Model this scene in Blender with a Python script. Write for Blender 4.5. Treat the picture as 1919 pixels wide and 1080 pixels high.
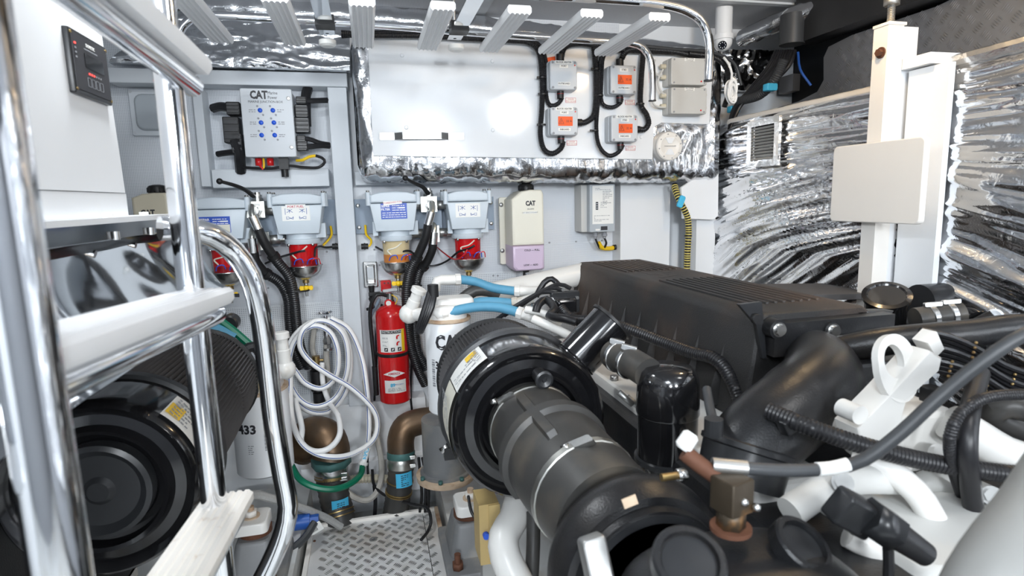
import bpy, bmesh, math, random
from mathutils import Vector as V, Matrix, noise
random.seed(7)
for o in list(bpy.data.objects): bpy.data.objects.remove(o)
C = bpy.context.scene.collection
S = bpy.context.scene
PI = math.pi
# ---------------------------------------------------------------- camera
FPX = 1100.0; CAM = V((0, 0, 1.45))
_d = V((-270, -160, FPX)).normalized()
_a = 0.025
_v = V((_a, 1, (270*_a+160)/FPX)).normalized()
_h = _v.cross(_d).normalized()
RIGHT = V((_h.x, _d.x, -_v.x)); DOWN = V((_h.y, _d.y, -_v.y)); FWD = V((_h.z, _d.z, -_v.z))
cd = bpy.data.cameras.new('camera'); cam = bpy.data.objects.new('camera', cd); C.objects.link(cam)
m3 = Matrix((RIGHT, -DOWN, -FWD)).transposed()
cam.matrix_world = Matrix.Translation(CAM) @ m3.to_4x4()
cd.sensor_width = 36; cd.lens = 36*FPX/1919; cd.clip_start = 0.02
cd.dof.use_dof = True; cd.dof.focus_distance = 2.3; cd.dof.aperture_fstop = 5.0
S.camera = cam
S.view_settings.view_transform = 'Standard'; S.view_settings.look = 'None'
S.view_settings.exposure = 0.2; S.view_settings.gamma = 1.0
S.view_settings.use_curve_mapping = False
w = bpy.data.worlds.new('world'); S.world = w; w.use_nodes = True
w.node_tree.nodes['Background'].inputs[0].default_value = (0.75, 0.86, 1, 1)
w.node_tree.nodes['Background'].inputs[1].default_value = 0.45
LK = 1.0
def lamp(name, loc, size, power, col, rot=(0, 0, 0), shape='DISK'):
    l = bpy.data.lights.new(name, 'AREA'); l.shape = shape; l.size = size; l.energy = power*LK; l.color = col
    o = bpy.data.objects.new(name, l); C.objects.link(o); o.location = loc; o.rotation_euler = rot
    return o
LAMPS = [('ceiling_lamp', (1.095, 0.28, 2.10), .30, 10, (1, .98, .95)),
         ('ceiling_lamp', (1.27, 1.34, 2.15), .09, 7, (1, .70, .38)),
         ('ceiling_lamp', (-0.42, 1.45, 2.205), .20, 8, (.93, .97, 1))]  # last one: unseen fill lamp added to brighten the walkway and back wall
for n, l, s, p, c in LAMPS:
    if l[2] > 2.2: lamp(n, l, s, p, c)
    else:                                   # dome lamps: the whole globe gives light
        g = bpy.data.lights.new(n, 'POINT'); g.energy = p; g.color = c; g.shadow_soft_size = s/2
        go = bpy.data.objects.new(n, g); C.objects.link(go); go.location = l
# daylight falling through the open deck hatch above the ladder
hl = lamp('hatch_daylight', (-0.45, -0.75, 2.30), 0.7, 34, (.86, .93, 1), shape='SQUARE')
# two unseen lamps added behind the camera as frontal fill light
REAR_FILL = [(-.45, -2.12, 1.95), (.75, -2.12, 1.95)]
for q in REAR_FILL: lamp('rear_fill_lamp', q, .42, 44, (.90, .95, 1), rot=(PI/2, 0, 0))

def P(x, y, Y=None, X=None, Z=None):
    """photo pixel -> world point on the plane Y, X or Z"""
    r = RIGHT*(x-960) + DOWN*(y-540) + FWD*FPX
    t = Y/r.y if Y is not None else (X/r.x if X is not None else (Z-CAM.z)/r.z)
    return CAM + r*t
def PX(n, Y): return n*Y/FPX          # size of n pixels at depth Y
# ---------------------------------------------------------------- materials
MATS = {}
def mat(name, col, rough=.5, metal=0., var=0., vscale=6., bump=0., bscale=60., trans=0., dirt=None, dscale=5., dlo=.55, dhi=.75, coat=0., emis=None, stretch=(1, 1, 1), alpha=1., spec=None, ior=1.45):
    m = bpy.data.materials.new(name); m.use_nodes = True; MATS[name] = m
    nt = m.node_tree; N = nt.nodes; L = nt.links; b = N['Principled BSDF']
    c4 = (*col, 1)
    b.inputs['Base Color'].default_value = c4; b.inputs['Roughness'].default_value = rough
    b.inputs['Metallic'].default_value = metal; b.inputs['IOR'].default_value = ior
    b.inputs['Transmission Weight'].default_value = trans; b.inputs['Coat Weight'].default_value = coat
    b.inputs['Coat Roughness'].default_value = .08; b.inputs['Alpha'].default_value = alpha
    if spec is not None: b.inputs['Specular IOR Level'].default_value = spec
    if emis: b.inputs['Emission Color'].default_value = (*emis[0], 1); b.inputs['Emission Strength'].default_value = emis[1]
    tc = N.new('ShaderNodeTexCoord'); mp = N.new('ShaderNodeMapping'); L.new(tc.outputs['Object'], mp.inputs[0])
    mp.inputs['Scale'].default_value = stretch
    out = None
    if var or dirt:
        n1 = N.new('ShaderNodeTexNoise'); n1.inputs['Scale'].default_value = vscale; n1.inputs['Detail'].default_value = 4; L.new(mp.outputs[0], n1.inputs[0])
        mx = N.new('ShaderNodeMix'); mx.data_type = 'RGBA'; L.new(n1.outputs[0], mx.inputs[0])
        mx.inputs[6].default_value = (*[max(0, k*(1-var)) for k in col], 1); mx.inputs[7].default_value = (*[min(1, k*(1+var)) for k in col], 1)
        out = mx.outputs[2]
        if dirt:
            n2 = N.new('ShaderNodeTexNoise'); n2.inputs['Scale'].default_value = dscale; n2.inputs['Detail'].default_value = 6; L.new(mp.outputs[0], n2.inputs[0])
            rp = N.new('ShaderNodeMapRange'); rp.inputs[1].default_value = dlo; rp.inputs[2].default_value = dhi; L.new(n2.outputs[0], rp.inputs[0])
            m2 = N.new('ShaderNodeMix'); m2.data_type = 'RGBA'; L.new(rp.outputs[0], m2.inputs[0]); L.new(out, m2.inputs[6]); m2.inputs[7].default_value = (*dirt, 1)
            out = m2.outputs[2]
        L.new(out, b.inputs['Base Color'])
    if bump:
        n3 = N.new('ShaderNodeTexNoise'); n3.inputs['Scale'].default_value = bscale; n3.inputs['Detail'].default_value = 3; L.new(mp.outputs[0], n3.inputs[0])
        bp = N.new('ShaderNodeBump'); bp.inputs['Strength'].default_value = bump; bp.inputs['Distance'].default_value = .004
        L.new(n3.outputs[0], bp.inputs['Height']); L.new(bp.outputs[0], b.inputs['Normal'])
    return name
def dots(name, col, hole, pitch, rad, rough=.45):
    """perforated vinyl: a regular grid of tiny dark holes (in the object's x/z or x/y plane)"""
    mat(name, col, rough); nt = MATS[name].node_tree; N = nt.nodes; L = nt.links; b = N['Principled BSDF']
    tc = N.new('ShaderNodeTexCoord'); sp = N.new('ShaderNodeSeparateXYZ'); L.new(tc.outputs['Object'], sp.inputs[0])
    ad = N.new('ShaderNodeMath'); ad.operation = 'ADD'; L.new(sp.outputs[1], ad.inputs[0]); L.new(sp.outputs[2], ad.inputs[1])
    def fr(a, off):
        m = N.new('ShaderNodeMath'); m.operation = 'MULTIPLY_ADD'; L.new(a, m.inputs[0]); m.inputs[1].default_value = 1/pitch; m.inputs[2].default_value = off
        f = N.new('ShaderNodeMath'); f.operation = 'FRACT'; L.new(m.outputs[0], f.inputs[0])
        s = N.new('ShaderNodeMath'); s.operation = 'SUBTRACT'; L.new(f.outputs[0], s.inputs[0]); s.inputs[1].default_value = .5
        q = N.new('ShaderNodeMath'); q.operation = 'MULTIPLY'; L.new(s.outputs[0], q.inputs[0]); L.new(s.outputs[0], q.inputs[1]); return q.outputs[0]
    s = N.new('ShaderNodeMath'); s.operation = 'ADD'; L.new(fr(sp.outputs[0], 0), s.inputs[0]); L.new(fr(ad.outputs[0], 0), s.inputs[1])
    l = N.new('ShaderNodeMath'); l.operation = 'LESS_THAN'; L.new(s.outputs[0], l.inputs[0]); l.inputs[1].default_value = rad*rad
    mx = N.new('ShaderNodeMix'); mx.data_type = 'RGBA'; L.new(l.outputs[0], mx.inputs[0]); mx.inputs[6].default_value = (*col, 1); mx.inputs[7].default_value = (*hole, 1)
    L.new(mx.outputs[2], b.inputs['Base Color'])
def foilmat(name, col, rough, weave=.5):
    mat(name, col, rough, 1.); nt = MATS[name].node_tree; N = nt.nodes; L = nt.links; b = N['Principled BSDF']
    tc = N.new('ShaderNodeTexCoord')
    n3 = N.new('ShaderNodeTexNoise'); n3.inputs['Scale'].default_value = 20; n3.inputs['Detail'].default_value = 3; n3.inputs['Distortion'].default_value = .8; L.new(tc.outputs['Object'], n3.inputs[0])
    ck = N.new('ShaderNodeTexChecker'); ck.inputs['Scale'].default_value = 230; L.new(tc.outputs['Object'], ck.inputs[0])
    ma = N.new('ShaderNodeMath'); ma.operation = 'MULTIPLY_ADD'; L.new(ck.outputs[1], ma.inputs[0]); ma.inputs[1].default_value = .03*weave; L.new(n3.outputs[0], ma.inputs[2])
    bp = N.new('ShaderNodeBump'); bp.inputs['Strength'].default_value = .22; bp.inputs['Distance'].default_value = .012
    L.new(ma.outputs[0], bp.inputs['Height']); L.new(bp.outputs[0], b.inputs['Normal'])
mat('white', (.84, .86, .88), .38, var=.02)
mat('gelcoat', (.84, .86, .88), .10, var=.015, coat=.4)
mat('panelwhite', (.83, .86, .89), .32, var=.02, dirt=(.62, .6, .55), dscale=4, dlo=.66, dhi=.95)
mat('creamwhite', (.84, .81, .76), .4, var=.03)
mat('beam', (.66, .70, .74), .42, var=.03)
mat('floorpaint', (.62, .63, .62), .5, var=.1, dirt=(.34, .29, .22), dscale=5, dlo=.5, dhi=.75)
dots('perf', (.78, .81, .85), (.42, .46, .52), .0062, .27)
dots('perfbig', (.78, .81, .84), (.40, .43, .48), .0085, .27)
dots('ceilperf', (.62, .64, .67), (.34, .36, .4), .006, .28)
foilmat('foil', (.78, .79, .81), .14)
foilmat('foilwarm', (.82, .80, .77), .2)
mat('chrome', (.82, .83, .85), .06, 1., var=.03, bump=.03, bscale=14)
mat('steel', (.62, .62, .61), .26, 1., var=.1, bump=.05, bscale=80)
mat('zinc', (.6, .6, .56), .32, 1., var=.12, vscale=30)
mat('dullsteel', (.42, .42, .41), .4, .9, var=.2, vscale=20)
mat('polished', (.70, .72, .74), .05, 1., bump=.06, bscale=5)
mat('alu', (.78, .78, .77), .42, .25, var=.15, vscale=9, dirt=(.34, .28, .20), dscale=4, dlo=.55, dhi=.85)
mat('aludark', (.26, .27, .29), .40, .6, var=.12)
mat('black', (.012, .012, .013), .45, var=.2)
mat('blackgloss', (.008, .008, .009), .12, coat=.5)
mat('blacksatin', (.02, .021, .023), .3, var=.25, vscale=12)
mat('rubber', (.045, .044, .042), .42, var=.25, dirt=(.12, .10, .075), dscale=8, dlo=.5, dhi=.8)
mat('corr', (.014, .014, .016), .38)
mat('crinkle', (.020, .0195, .0195), .5, var=.2, bump=.35, bscale=420, dirt=(.10, .062, .04), dscale=2.6, dlo=.45, dhi=.8)
mat('cast', (.012, .0125, .014), .33, var=.25, bump=.15, bscale=260, dirt=(.03, .026, .023), dscale=8, dlo=.5, dhi=.9)
mat('oldbrass', (.055, .042, .028), .45, .5, var=.3, vscale=18, dirt=(.22, .11, .04), dscale=26, dlo=.55, dhi=.7)
mat('pleat', (.085, .083, .085), .6, var=.2)
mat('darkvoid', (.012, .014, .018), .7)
mat('cablegrey', (.045, .048, .052), .45)
mat('pipegrey', (.22, .22, .21), .5)
mat('midgrey', (.30, .31, .33), .45)
mat('enginewhite', (.74, .73, .70), .3, var=.05, dirt=(.42, .34, .24), dscale=9, dlo=.6, dhi=.8)
mat('boxgrey', (.60, .63, .66), .42, var=.02)
mat('boxpale', (.58, .58, .56), .45, var=.02)
mat('filterblue', (.60, .67, .73), .36, var=.03)
mat('bracketblue', (.30, .37, .46), .4, var=.05)
mat('red', (.62, .012, .014), .2, coat=.4)
mat('redbowl', (.78, .012, .016), .08, trans=.35)
mat('reddark', (.25, .006, .01), .2)
mat('amber', (.80, .30, .07), .08, trans=.35)
mat('amberpale', (.85, .70, .42), .1, trans=.3)
mat('yellow', (.93, .60, .015), .35)
mat('orange', (.88, .11, .012), .45)
mat('bronze', (.19, .12, .07), .42, .75, var=.35, vscale=9, dirt=(.10, .085, .07), dscale=6, dlo=.45, dhi=.7, bump=.1, bscale=60)
mat('patina', (.07, .17, .16), .6, .3, var=.3, vscale=20)
mat('rust', (.12, .05, .028), .7, .2, var=.35, vscale=25, bump=.2, bscale=90)
mat('brass', (.40, .29, .12), .4, .9, var=.3, vscale=18, dirt=(.2, .11, .06), dscale=14, dlo=.45, dhi=.7)
mat('rustpale', (.55, .42, .30), .6, var=.3, vscale=22, dirt=(.3, .14, .06), dscale=16, dlo=.5, dhi=.75)
mat('bluehose', (.09, .29, .44), .55, var=.12, vscale=30)
mat('bluetag', (.07, .50, .78), .45)
mat('bluelabel', (.03, .09, .48), .35)
mat('bluedot', (.02, .10, .62), .25)
mat('navy', (.02, .09, .36), .4)
mat('green', (.004, .16, .085), .3)
mat('label', (.86, .86, .83), .4, var=.03)
mat('labelold', (.72, .70, .60), .45, var=.1)
mat('ink', (.03, .03, .035), .5)
mat('inkgrey', (.30, .31, .33), .5)
mat('inkred', (.55, .05, .08), .5)
mat('tank', (.80, .77, .66), .35, var=.04)
mat('tankbeige', (.62, .57, .44), .4, var=.05)
mat('coolant', (.62, .50, .64), .32, var=.06)
mat('hosewhite', (.90, .90, .89), .3)
mat('braid', (.40, .40, .39), .45, var=.2, vscale=90)
mat('clearbraid', (.46, .44, .40), .3, var=.15, vscale=60)
mat('tan', (.52, .38, .16), .5, var=.1)
mat('treadwhite', (.83, .84, .85), .36, var=.03)
mat('treaddirty', (.80, .77, .72), .45, var=.06, dirt=(.42, .28, .17), dscale=30, dlo=.6, dhi=.8)
mat('mountgrey', (.20, .205, .21), .5, .2, var=.2, dirt=(.34, .32, .28), dscale=9, dlo=.5, dhi=.75)
mat('redled', (.9, .02, .02), .4, emis=((1, .05, .04), 3.5))
mat('lampglass', (.9, .9, .88), .3, emis=((1, .97, .92), 2.0))
mat('lens', (.01, .012, .02), .05, coat=.5)
mat('glassgrey', (.55, .60, .64), .12, trans=.15)
mat('yellowhose', (.70, .58, .16), .5)
# ---------------------------------------------------------------- mesh helpers
def perp(a):
    a = a.normalized(); t = V((0, 0, 1)) if abs(a.z) < .9 else V((1, 0, 0))
    u = t.cross(a).normalized(); return u, a.cross(u).normalized()
class F:                                   # a flat frame: origin, right, up, outwards
    def __init__(s, o, u=(1, 0, 0), v=(0, 0, 1), w=None):
        s.o = V(o); s.u = V(u).normalized(); s.v = V(v).normalized(); s.w = V(w).normalized() if w else s.u.cross(s.v)
    def at(s, a, b, c=0): return s.o + s.u*a + s.v*b + s.w*c
    def sub(s, a, b, c=0): return F(s.at(a, b, c), s.u, s.v, s.w)
def WF(x, y, Y): return F(P(x, y, Y=Y))    # frame facing the camera side, on a wall-parallel plane
def rrect(w, h, r, n=4):
    r = min(r, w/2-1e-5, h/2-1e-5); pts = []
    for cx, cy, a0 in ((w/2-r, h/2-r, 0), (-w/2+r, h/2-r, 90), (-w/2+r, -h/2+r, 180), (w/2-r, -h/2+r, 270)):
        for i in range(n+1):
            a = math.radians(a0+90*i/n); pts.append((cx+r*math.cos(a), cy+r*math.sin(a)))
    return pts
def spline(pts, step=.02, closed=False):
    """Catmull-Rom through the points"""
    pts = [V(p) for p in pts]
    if len(pts) < 3: return pts
    out = []; n = len(pts)
    for i in range(n if closed else n-1):
        p1 = pts[i]; p2 = pts[(i+1) % n]
        p0 = pts[i-1] if (i > 0 or closed) else p1*2-p2
        p3 = pts[(i+2) % n] if (i < n-2 or closed) else p2*2-p1
        k = max(2, int((p2-p1).length/step))
        for j in range(k):
            t = j/k; t2 = t*t; t3 = t2*t
            out.append(.5*((2*p1)+(p2-p0)*t+(2*p0-5*p1+4*p2-p3)*t2+(3*p1-p0-3*p2+p3)*t3))
    if not closed: out.append(pts[-1])
    return out
class MB:
    def __init__(s): s.v = []; s.f = []
    def add(s, vs, fs):
        n = len(s.v); s.v += [V(p) for p in vs]; s.f += [[i+n for i in f] for f in fs]; return s
    def box(s, a, b):
        a = V(a); b = V(b)
        vs = [(x, y, z) for x in (a.x, b.x) for y in (a.y, b.y) for z in (a.z, b.z)]
        return s.add(vs, [(0, 1, 3, 2), (4, 6, 7, 5), (0, 4, 5, 1), (2, 3, 7, 6), (0, 2, 6, 4), (1, 5, 7, 3)])
    def obox(s, fr, w, h, d):              # box centred on frame, growing outwards by d
        return s.prism([(-w/2, -h/2), (w/2, -h/2), (w/2, h/2), (-w/2, h/2)], fr, d)
    def prism(s, poly, fr, d, ch=0, scale=1., back=0):
        """extrude a 2-D outline; ch = chamfer of the front rim; scale = taper of the front"""
        n = len(poly); cx = sum(p[0] for p in poly)/n; cy = sum(p[1] for p in poly)/n
        rings = [(back, 1., 0.)]
        if ch: rings += [(d-ch, scale, 0.), (d-ch*.3, scale, ch*.35), (d, scale, ch)]
        else: rings += [(d, scale, 0.)]
        ext = max(max(abs(p[0]-cx) for p in poly), 1e-6); eyt = max(max(abs(p[1]-cy) for p in poly), 1e-6)
        vs = []
        for z, sc, ins in rings:
            kx = sc*(1-ins/ext); ky = sc*(1-ins/eyt)
            vs += [fr.at(cx+(p[0]-cx)*kx, cy+(p[1]-cy)*ky, z) for p in poly]
        fs = [list(range(n))[::-1], [i+n*(len(rings)-1) for i in range(n)]]
        for r in range(len(rings)-1):
            for i in range(n): fs.append([r*n+i, r*n+(i+1) % n, (r+1)*n+(i+1) % n, (r+1)*n+i])
        return s.add(vs, fs)
    def rbox(s, fr, w, h, d, r=.01, ch=.004, scale=1., back=0): return s.prism(rrect(w, h, r), fr, d, ch, scale, back)
    def lathe(s, o, ax, prof, n=24, a0=0, a1=2*PI):
        o = V(o); ax = V(ax).normalized(); u, q = perp(ax); vs = []; fs = []
        full = abs(a1-a0-2*PI) < 1e-6; m = n if full else n+1
        for t, r in prof:
            for i in range(m):
                a = a0+(a1-a0)*i/n; vs.append(o+ax*t+(u*math.cos(a)+q*math.sin(a))*max(r, 1e-5))
        for k in range(len(prof)-1):
            for i in range(n if full else n): fs.append([k*m+i, k*m+(i+1) % m, (k+1)*m+(i+1) % m, (k+1)*m+i])
        if full:
            if prof[0][1] > 1e-4: fs.append(list(range(m))[::-1])
            if prof[-1][1] > 1e-4: fs.append([(len(prof)-1)*m+i for i in range(m)])
        return s.add(vs, fs)
    def cyl(s, a, b, r, r1=None, n=20, ch=0):
        a = V(a); b = V(b); L = (b-a).length; r1 = r if r1 is None else r1
        pr = [(0, r-ch), (ch, r), (L-ch, r1), (L, r1-ch)] if ch else [(0, r), (L, r1)]
        return s.lathe(a, b-a, pr, n)
    def hexn(s, a, b, r): return s.cyl(a, b, r, n=6)
    def ball(s, c, r, n=16, sz=1.):
        k = n//2; return s.lathe(V(c)-V((0, 0, r*sz)), (0, 0, 1), [(r*sz*(1-math.cos(PI*i/k)), r*math.sin(PI*i/k)) for i in range(k+1)], n)
    def tube(s, pts, r, n=10, step=.02, corr=None, smooth=True, wr=None, closed=False, cap=True):
        """round tube along points; r number or function of 0..1; corr=(pitch,depth) for corrugated hose"""
        pts = spline(pts, step, closed) if smooth else [V(p) for p in pts]
        if corr:                           # resample at half pitch
            L = sum((pts[i+1]-pts[i]).length for i in range(len(pts)-1)); k = max(4, int(L/corr[0]*2)); q = []; seg = L/k; acc = 0; j = 0; q.append(pts[0])
            for i in range(1, k):
                tgt = i*seg
                while acc+(pts[j+1]-pts[j]).length < tgt and j < len(pts)-2: acc += (pts[j+1]-pts[j]).length; j += 1
                l = (pts[j+1]-pts[j]).length; q.append(pts[j].lerp(pts[j+1], (tgt-acc)/max(l, 1e-9)))
            q.append(pts[-1]); pts = q
        m = len(pts); vs = []; fs = []
        t0 = (pts[1]-pts[0]).normalized(); u, q = perp(t0)
        for i in range(m):
            if closed: t = (pts[(i+1) % m]-pts[i-1]).normalized()
            else: t = (pts[min(i+1, m-1)]-pts[max(i-1, 0)]).normalized()
            u = (u-t*u.dot(t)).normalized(); q = t.cross(u)
            rr = r(i/(m-1)) if callable(r) else r
            if corr and i % 2: rr -= corr[1]
            for k in range(n):
                a = 2*PI*k/n; dr = u*math.cos(a)+q*math.sin(a); p = pts[i]+dr*rr
                if wr: p = pts[i]+dr*(rr+wr(p))
                vs.append(p)
        for i in range(m if closed else m-1):
            for k in range(n): fs.append([i*n+k, i*n+(k+1) % n, ((i+1) % m)*n+(k+1) % n, ((i+1) % m)*n+k])
        if cap and not closed: fs += [list(range(n))[::-1], [(m-1)*n+k for k in range(n)]]
        return s.add(vs, fs)
    def grid(s, fn, nu, nv, thick=None):
        vs = [fn(i/nu, j/nv) for j in range(nv+1) for i in range(nu+1)]; k = nu+1; n = len(vs)
        fs = [[j*k+i, j*k+i+1, (j+1)*k+i+1, (j+1)*k+i] for j in range(nv) for i in range(nu)]
        if thick is not None:
            th = V(thick); vs = vs+[V(p)+th for p in vs]; fs = fs+[[a+n for a in f[::-1]] for f in fs]
            rim = [i for i in range(k)]+[j*k+nu for j in range(1, nv+1)]+[nv*k+i for i in range(nu-1, -1, -1)]+[j*k for j in range(nv-1, 0, -1)]
            fs += [[rim[i], rim[i]+n, rim[(i+1) % len(rim)]+n, rim[(i+1) % len(rim)]] for i in range(len(rim))]
        return s.add(vs, fs)
    def mesh(s, name, o=V((0, 0, 0)), ang=38):
        me = bpy.data.meshes.new(name); me.from_pydata([tuple(p-o) for p in s.v], [], s.f)
        bm = bmesh.new(); bm.from_mesh(me); bmesh.ops.recalc_face_normals(bm, faces=bm.faces); bm.to_mesh(me); bm.free()
        me.set_sharp_from_angle(angle=math.radians(ang)); me.polygons.foreach_set('use_smooth', [len(p.vertices) <= 4 for p in me.polygons]); me.update()
        return me
    def build(s, name, m, parent=None, label=None, kind=None, ang=38):
        o0 = ORIG.get(parent.name, V((0, 0, 0))) if parent else V((0, 0, 0))
        me = s.mesh(name, o0, ang); me.materials.append(MATS[m])
        o = bpy.data.objects.new(name, me); C.objects.link(o)
        if parent: o.parent = parent; ORIG[o.name] = o0
        if label: o['label'] = label
        if kind: o['kind'] = kind
        return o
    def solo(s, name, m, label, cat, group=None, kind=None, ang=38):
        lo = V((min(p.x for p in s.v), min(p.y for p in s.v), min(p.z for p in s.v))); hi = V((max(p.x for p in s.v), max(p.y for p in s.v), max(p.z for p in s.v)))
        o0 = V(((lo.x+hi.x)/2, (lo.y+hi.y)/2, lo.z))
        me = s.mesh(name, o0, ang); me.materials.append(MATS[m]); o = bpy.data.objects.new(name, me); C.objects.link(o); o.location = o0; ORIG[o.name] = o0
        o['label'] = label; o['category'] = cat
        if group: o['group'] = group
        if kind: o['kind'] = kind
        return o
ORIG = {}
def thing(name, label, cat, loc, group=None):
    o = bpy.data.objects.new(name, None); C.objects.link(o); o.location = loc; o.empty_display_size = .03; ORIG[o.name] = V(loc)
    o['label'] = label; o['category'] = cat
    if group: o['group'] = group
    return o
def struct(m, name, mt, parent=None, ang=38):
    o = m.build(name, mt, parent, ang=ang)
    if not parent: o['kind'] = 'structure'
    return o
def text(body, h, fr, m, parent, name='lettering', sx=1., bold=0., align='CENTER', bend=0.):
    """flat lettering; h = capital height"""
    cu = bpy.data.curves.new('lettering', 'FONT'); cu.body = body; cu.size = h/.69; cu.align_x = align; cu.align_y = 'CENTER'; cu.offset = bold; cu.extrude = .0002; cu.resolution_u = 2
    t = bpy.data.objects.new('tmp', cu); C.objects.link(t)
    me = bpy.data.meshes.new_from_object(t.evaluated_get(bpy.context.evaluated_depsgraph_get())); bpy.data.objects.remove(t); bpy.data.curves.remove(cu)
    o0 = ORIG.get(parent.name, V((0, 0, 0)))
    me.transform(Matrix.Scale(sx, 4, (1, 0, 0)))
    if bend:
        for vt in me.vertices:
            a = vt.co.x/bend; vt.co = V((bend*math.sin(a), vt.co.y, bend*math.cos(a)-bend+vt.co.z))
    R = Matrix((fr.u, fr.v, fr.w)).transposed().to_4x4(); me.transform(Matrix.Translation(fr.o-o0) @ R)
    me.materials.clear(); me.materials.append(MATS[m]); o = bpy.data.objects.new(name, me); C.objects.link(o); o.parent = parent; return o
def lines(fr, w, h, n, m, parent, seed=0, name='printed_lines', th=.35):
    """rows of unreadably small print"""
    r = random.Random(seed); b = MB()
    for i in range(n):
        y = h/2-(i+.5)*h/n; x = -w/2
        while x < w/2-.004:
            l = min(r.uniform(.004, .016), w/2-x); b.obox(fr.sub(x+l/2, y), l, h/n*th, .0003); x += l+r.uniform(.0015, .004)
            if r.random() < .12: break
    return b.build(name, m, parent)
def patch(c, r, phi, wd, z0, z1, n=14, t=.0006):
    """a curved label on an upright cylinder; phi = facing angle"""
    b = MB(); da = wd/r; c = V(c)
    f = lambda u, v: c+V((math.cos(phi+da*(.5-u))*r, math.sin(phi+da*(.5-u))*r, z0+(z1-z0)*v))
    g = MB(); g.grid(f, n, 1); return g
def tang(c, r, phi, z):
    """frame touching an upright cylinder at angle phi"""
    w_ = V((math.cos(phi), math.sin(phi), 0)); return F(V((c[0], c[1], z))+w_*r, V((-math.sin(phi), math.cos(phi), 0)), (0, 0, 1), w_)
def ringprism(b, outer, inner, fr, d):
    n = len(outer); vs = [fr.at(*p, 0) for p in outer]+[fr.at(*p, 0) for p in inner]+[fr.at(*p, d) for p in outer]+[fr.at(*p, d) for p in inner]; fs = []
    for i in range(n):
        j = (i+1) % n; fs += [[i, j, n+j, n+i], [2*n+i, 3*n+i, 3*n+j, 2*n+j], [i, 2*n+i, 2*n+j, j], [n+i, n+j, 3*n+j, 3*n+i]]
    return b.add(vs, fs)
def wrn(p, amp, sc, st=(1, 1, 1)):
    q = V((p.x*st[0], p.y*st[1], p.z*st[2]))*sc
    a = 1-abs(noise.noise(q))*2.2; b = 1-abs(noise.noise(q*2.1+V((3, 7, 1))))*2.2; c = noise.noise(q*4.3)
    return amp*(a*.6+b*.3+c*.18)
def clip(b, c, ax, r, wd=.012):           # a worm-drive hose clamp band
    ax = V(ax).normalized(); return b.lathe(V(c)-ax*wd/2, ax, [(0, r), (wd*.1, r+.002), (wd*.9, r+.002), (wd, r)], 28)
WU = V((1, 0, 0)); WZ = V((0, 0, 1)); WN = V((0, -1, 0))
# ================================================================ THE SETTING
YW = 2.70; CZ = 2.25
# floor, walls, ceiling
struct(MB().box((-2.2, -2.2, -.1), (2.2, 2.8, 0.0)), 'floor', 'floorpaint')
wb = struct(MB().box((-2.2, YW, 0), (2.2, YW+.1, CZ+.05)), 'wall_back', 'panelwhite')
z1 = P(900, 463, Y=YW).z; z2 = P(900, 512, Y=YW).z
for (xa, xb, za, zb, mt) in ((-2.18, -.06, 1.02, CZ, 'perf'), (.02, 1.19, z1+.002, CZ, 'perf'), (.02, 1.19, z2+.002, z1-.002, 'perf'),
                             (.02, 1.19, .60, z2-.002, 'perfbig'), (-.76, -.06, .60, 1.015, 'perfbig'), (-2.18, -.765, .3, 1.015, 'perf')):
    struct(MB().box((xa, YW-.006, za), (xb, YW, zb)), 'wall_panel', mt, wb)
for x, y in ((790, 470), (885, 466), (925, 517), (1030, 455), (1080, 453), (1128, 451), (985, 515), (933, 517), (702, 468), (712, 497), (713, 527), (488, 479), (503, 540), (505, 573), (613, 472)):
    MB().cyl(P(x, y, Y=YW-.006), P(x, y, Y=YW-.006)+WN*.003, .0045, n=8).build('screw', 'inkgrey', wb)
# white smooth column in the right corner and lower boards
a = P(1165, 400, Y=2.6)
cm = MB().box((P(1160, 400, Y=2.62).x, 2.6, .1), (P(1256, 400, Y=2.6).x, YW, 1.56)); struct(cm, 'trim_8', 'white')
lb = MB().box((P(560, 800, Y=2.62).x, 2.6, P(640, 870, Y=2.6).z), (P(800, 800, Y=2.6).x, YW, P(640, 760, Y=2.6).z)); struct(lb, 'trim_9', 'white')
struct(MB().box((-.35, 2.55, .15), (.6, YW, P(640, 872, Y=2.55).z)), 'trim_10', 'white')
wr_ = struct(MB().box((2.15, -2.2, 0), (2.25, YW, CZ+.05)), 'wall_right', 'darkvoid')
struct(MB().box((-2.2, -2.2, 0), (-2.1, YW, CZ+.05)), 'wall_left', 'white')
struct(MB().box((-2.2, -2.3, 0), (2.2, -2.2, CZ+.05)), 'wall_front', 'midgrey')
# ceiling with the open deck hatch behind the camera
ce = MB()
ce.box((-2.2, -.25, CZ), (1.95, 2.8, CZ+.06)).box((-2.2, -2.3, CZ), (1.95, -1.25, CZ+.06)).box((-2.2, -1.25, CZ), (-.85, -.25, CZ+.06)).box((-.05, -1.25, CZ), (1.95, -.25, CZ+.06))
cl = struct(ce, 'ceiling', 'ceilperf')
struct(MB().box((1.95, -2.2, CZ+.02), (2.25, 2.8, CZ+.08)), 'trim_11', 'black')
for x in (-.62, .52):                       # joints between the ceiling panels: raised cover strips
    MB().box((x-.02, -.2, CZ-.006), (x+.02, 2.66, CZ)).build('ceiling_strip', 'beam', cl)
MB().box((-2.1, 2.30, CZ-.008), (1.9, 2.33, CZ)).build('ceiling_strip', 'beam', cl)
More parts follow.
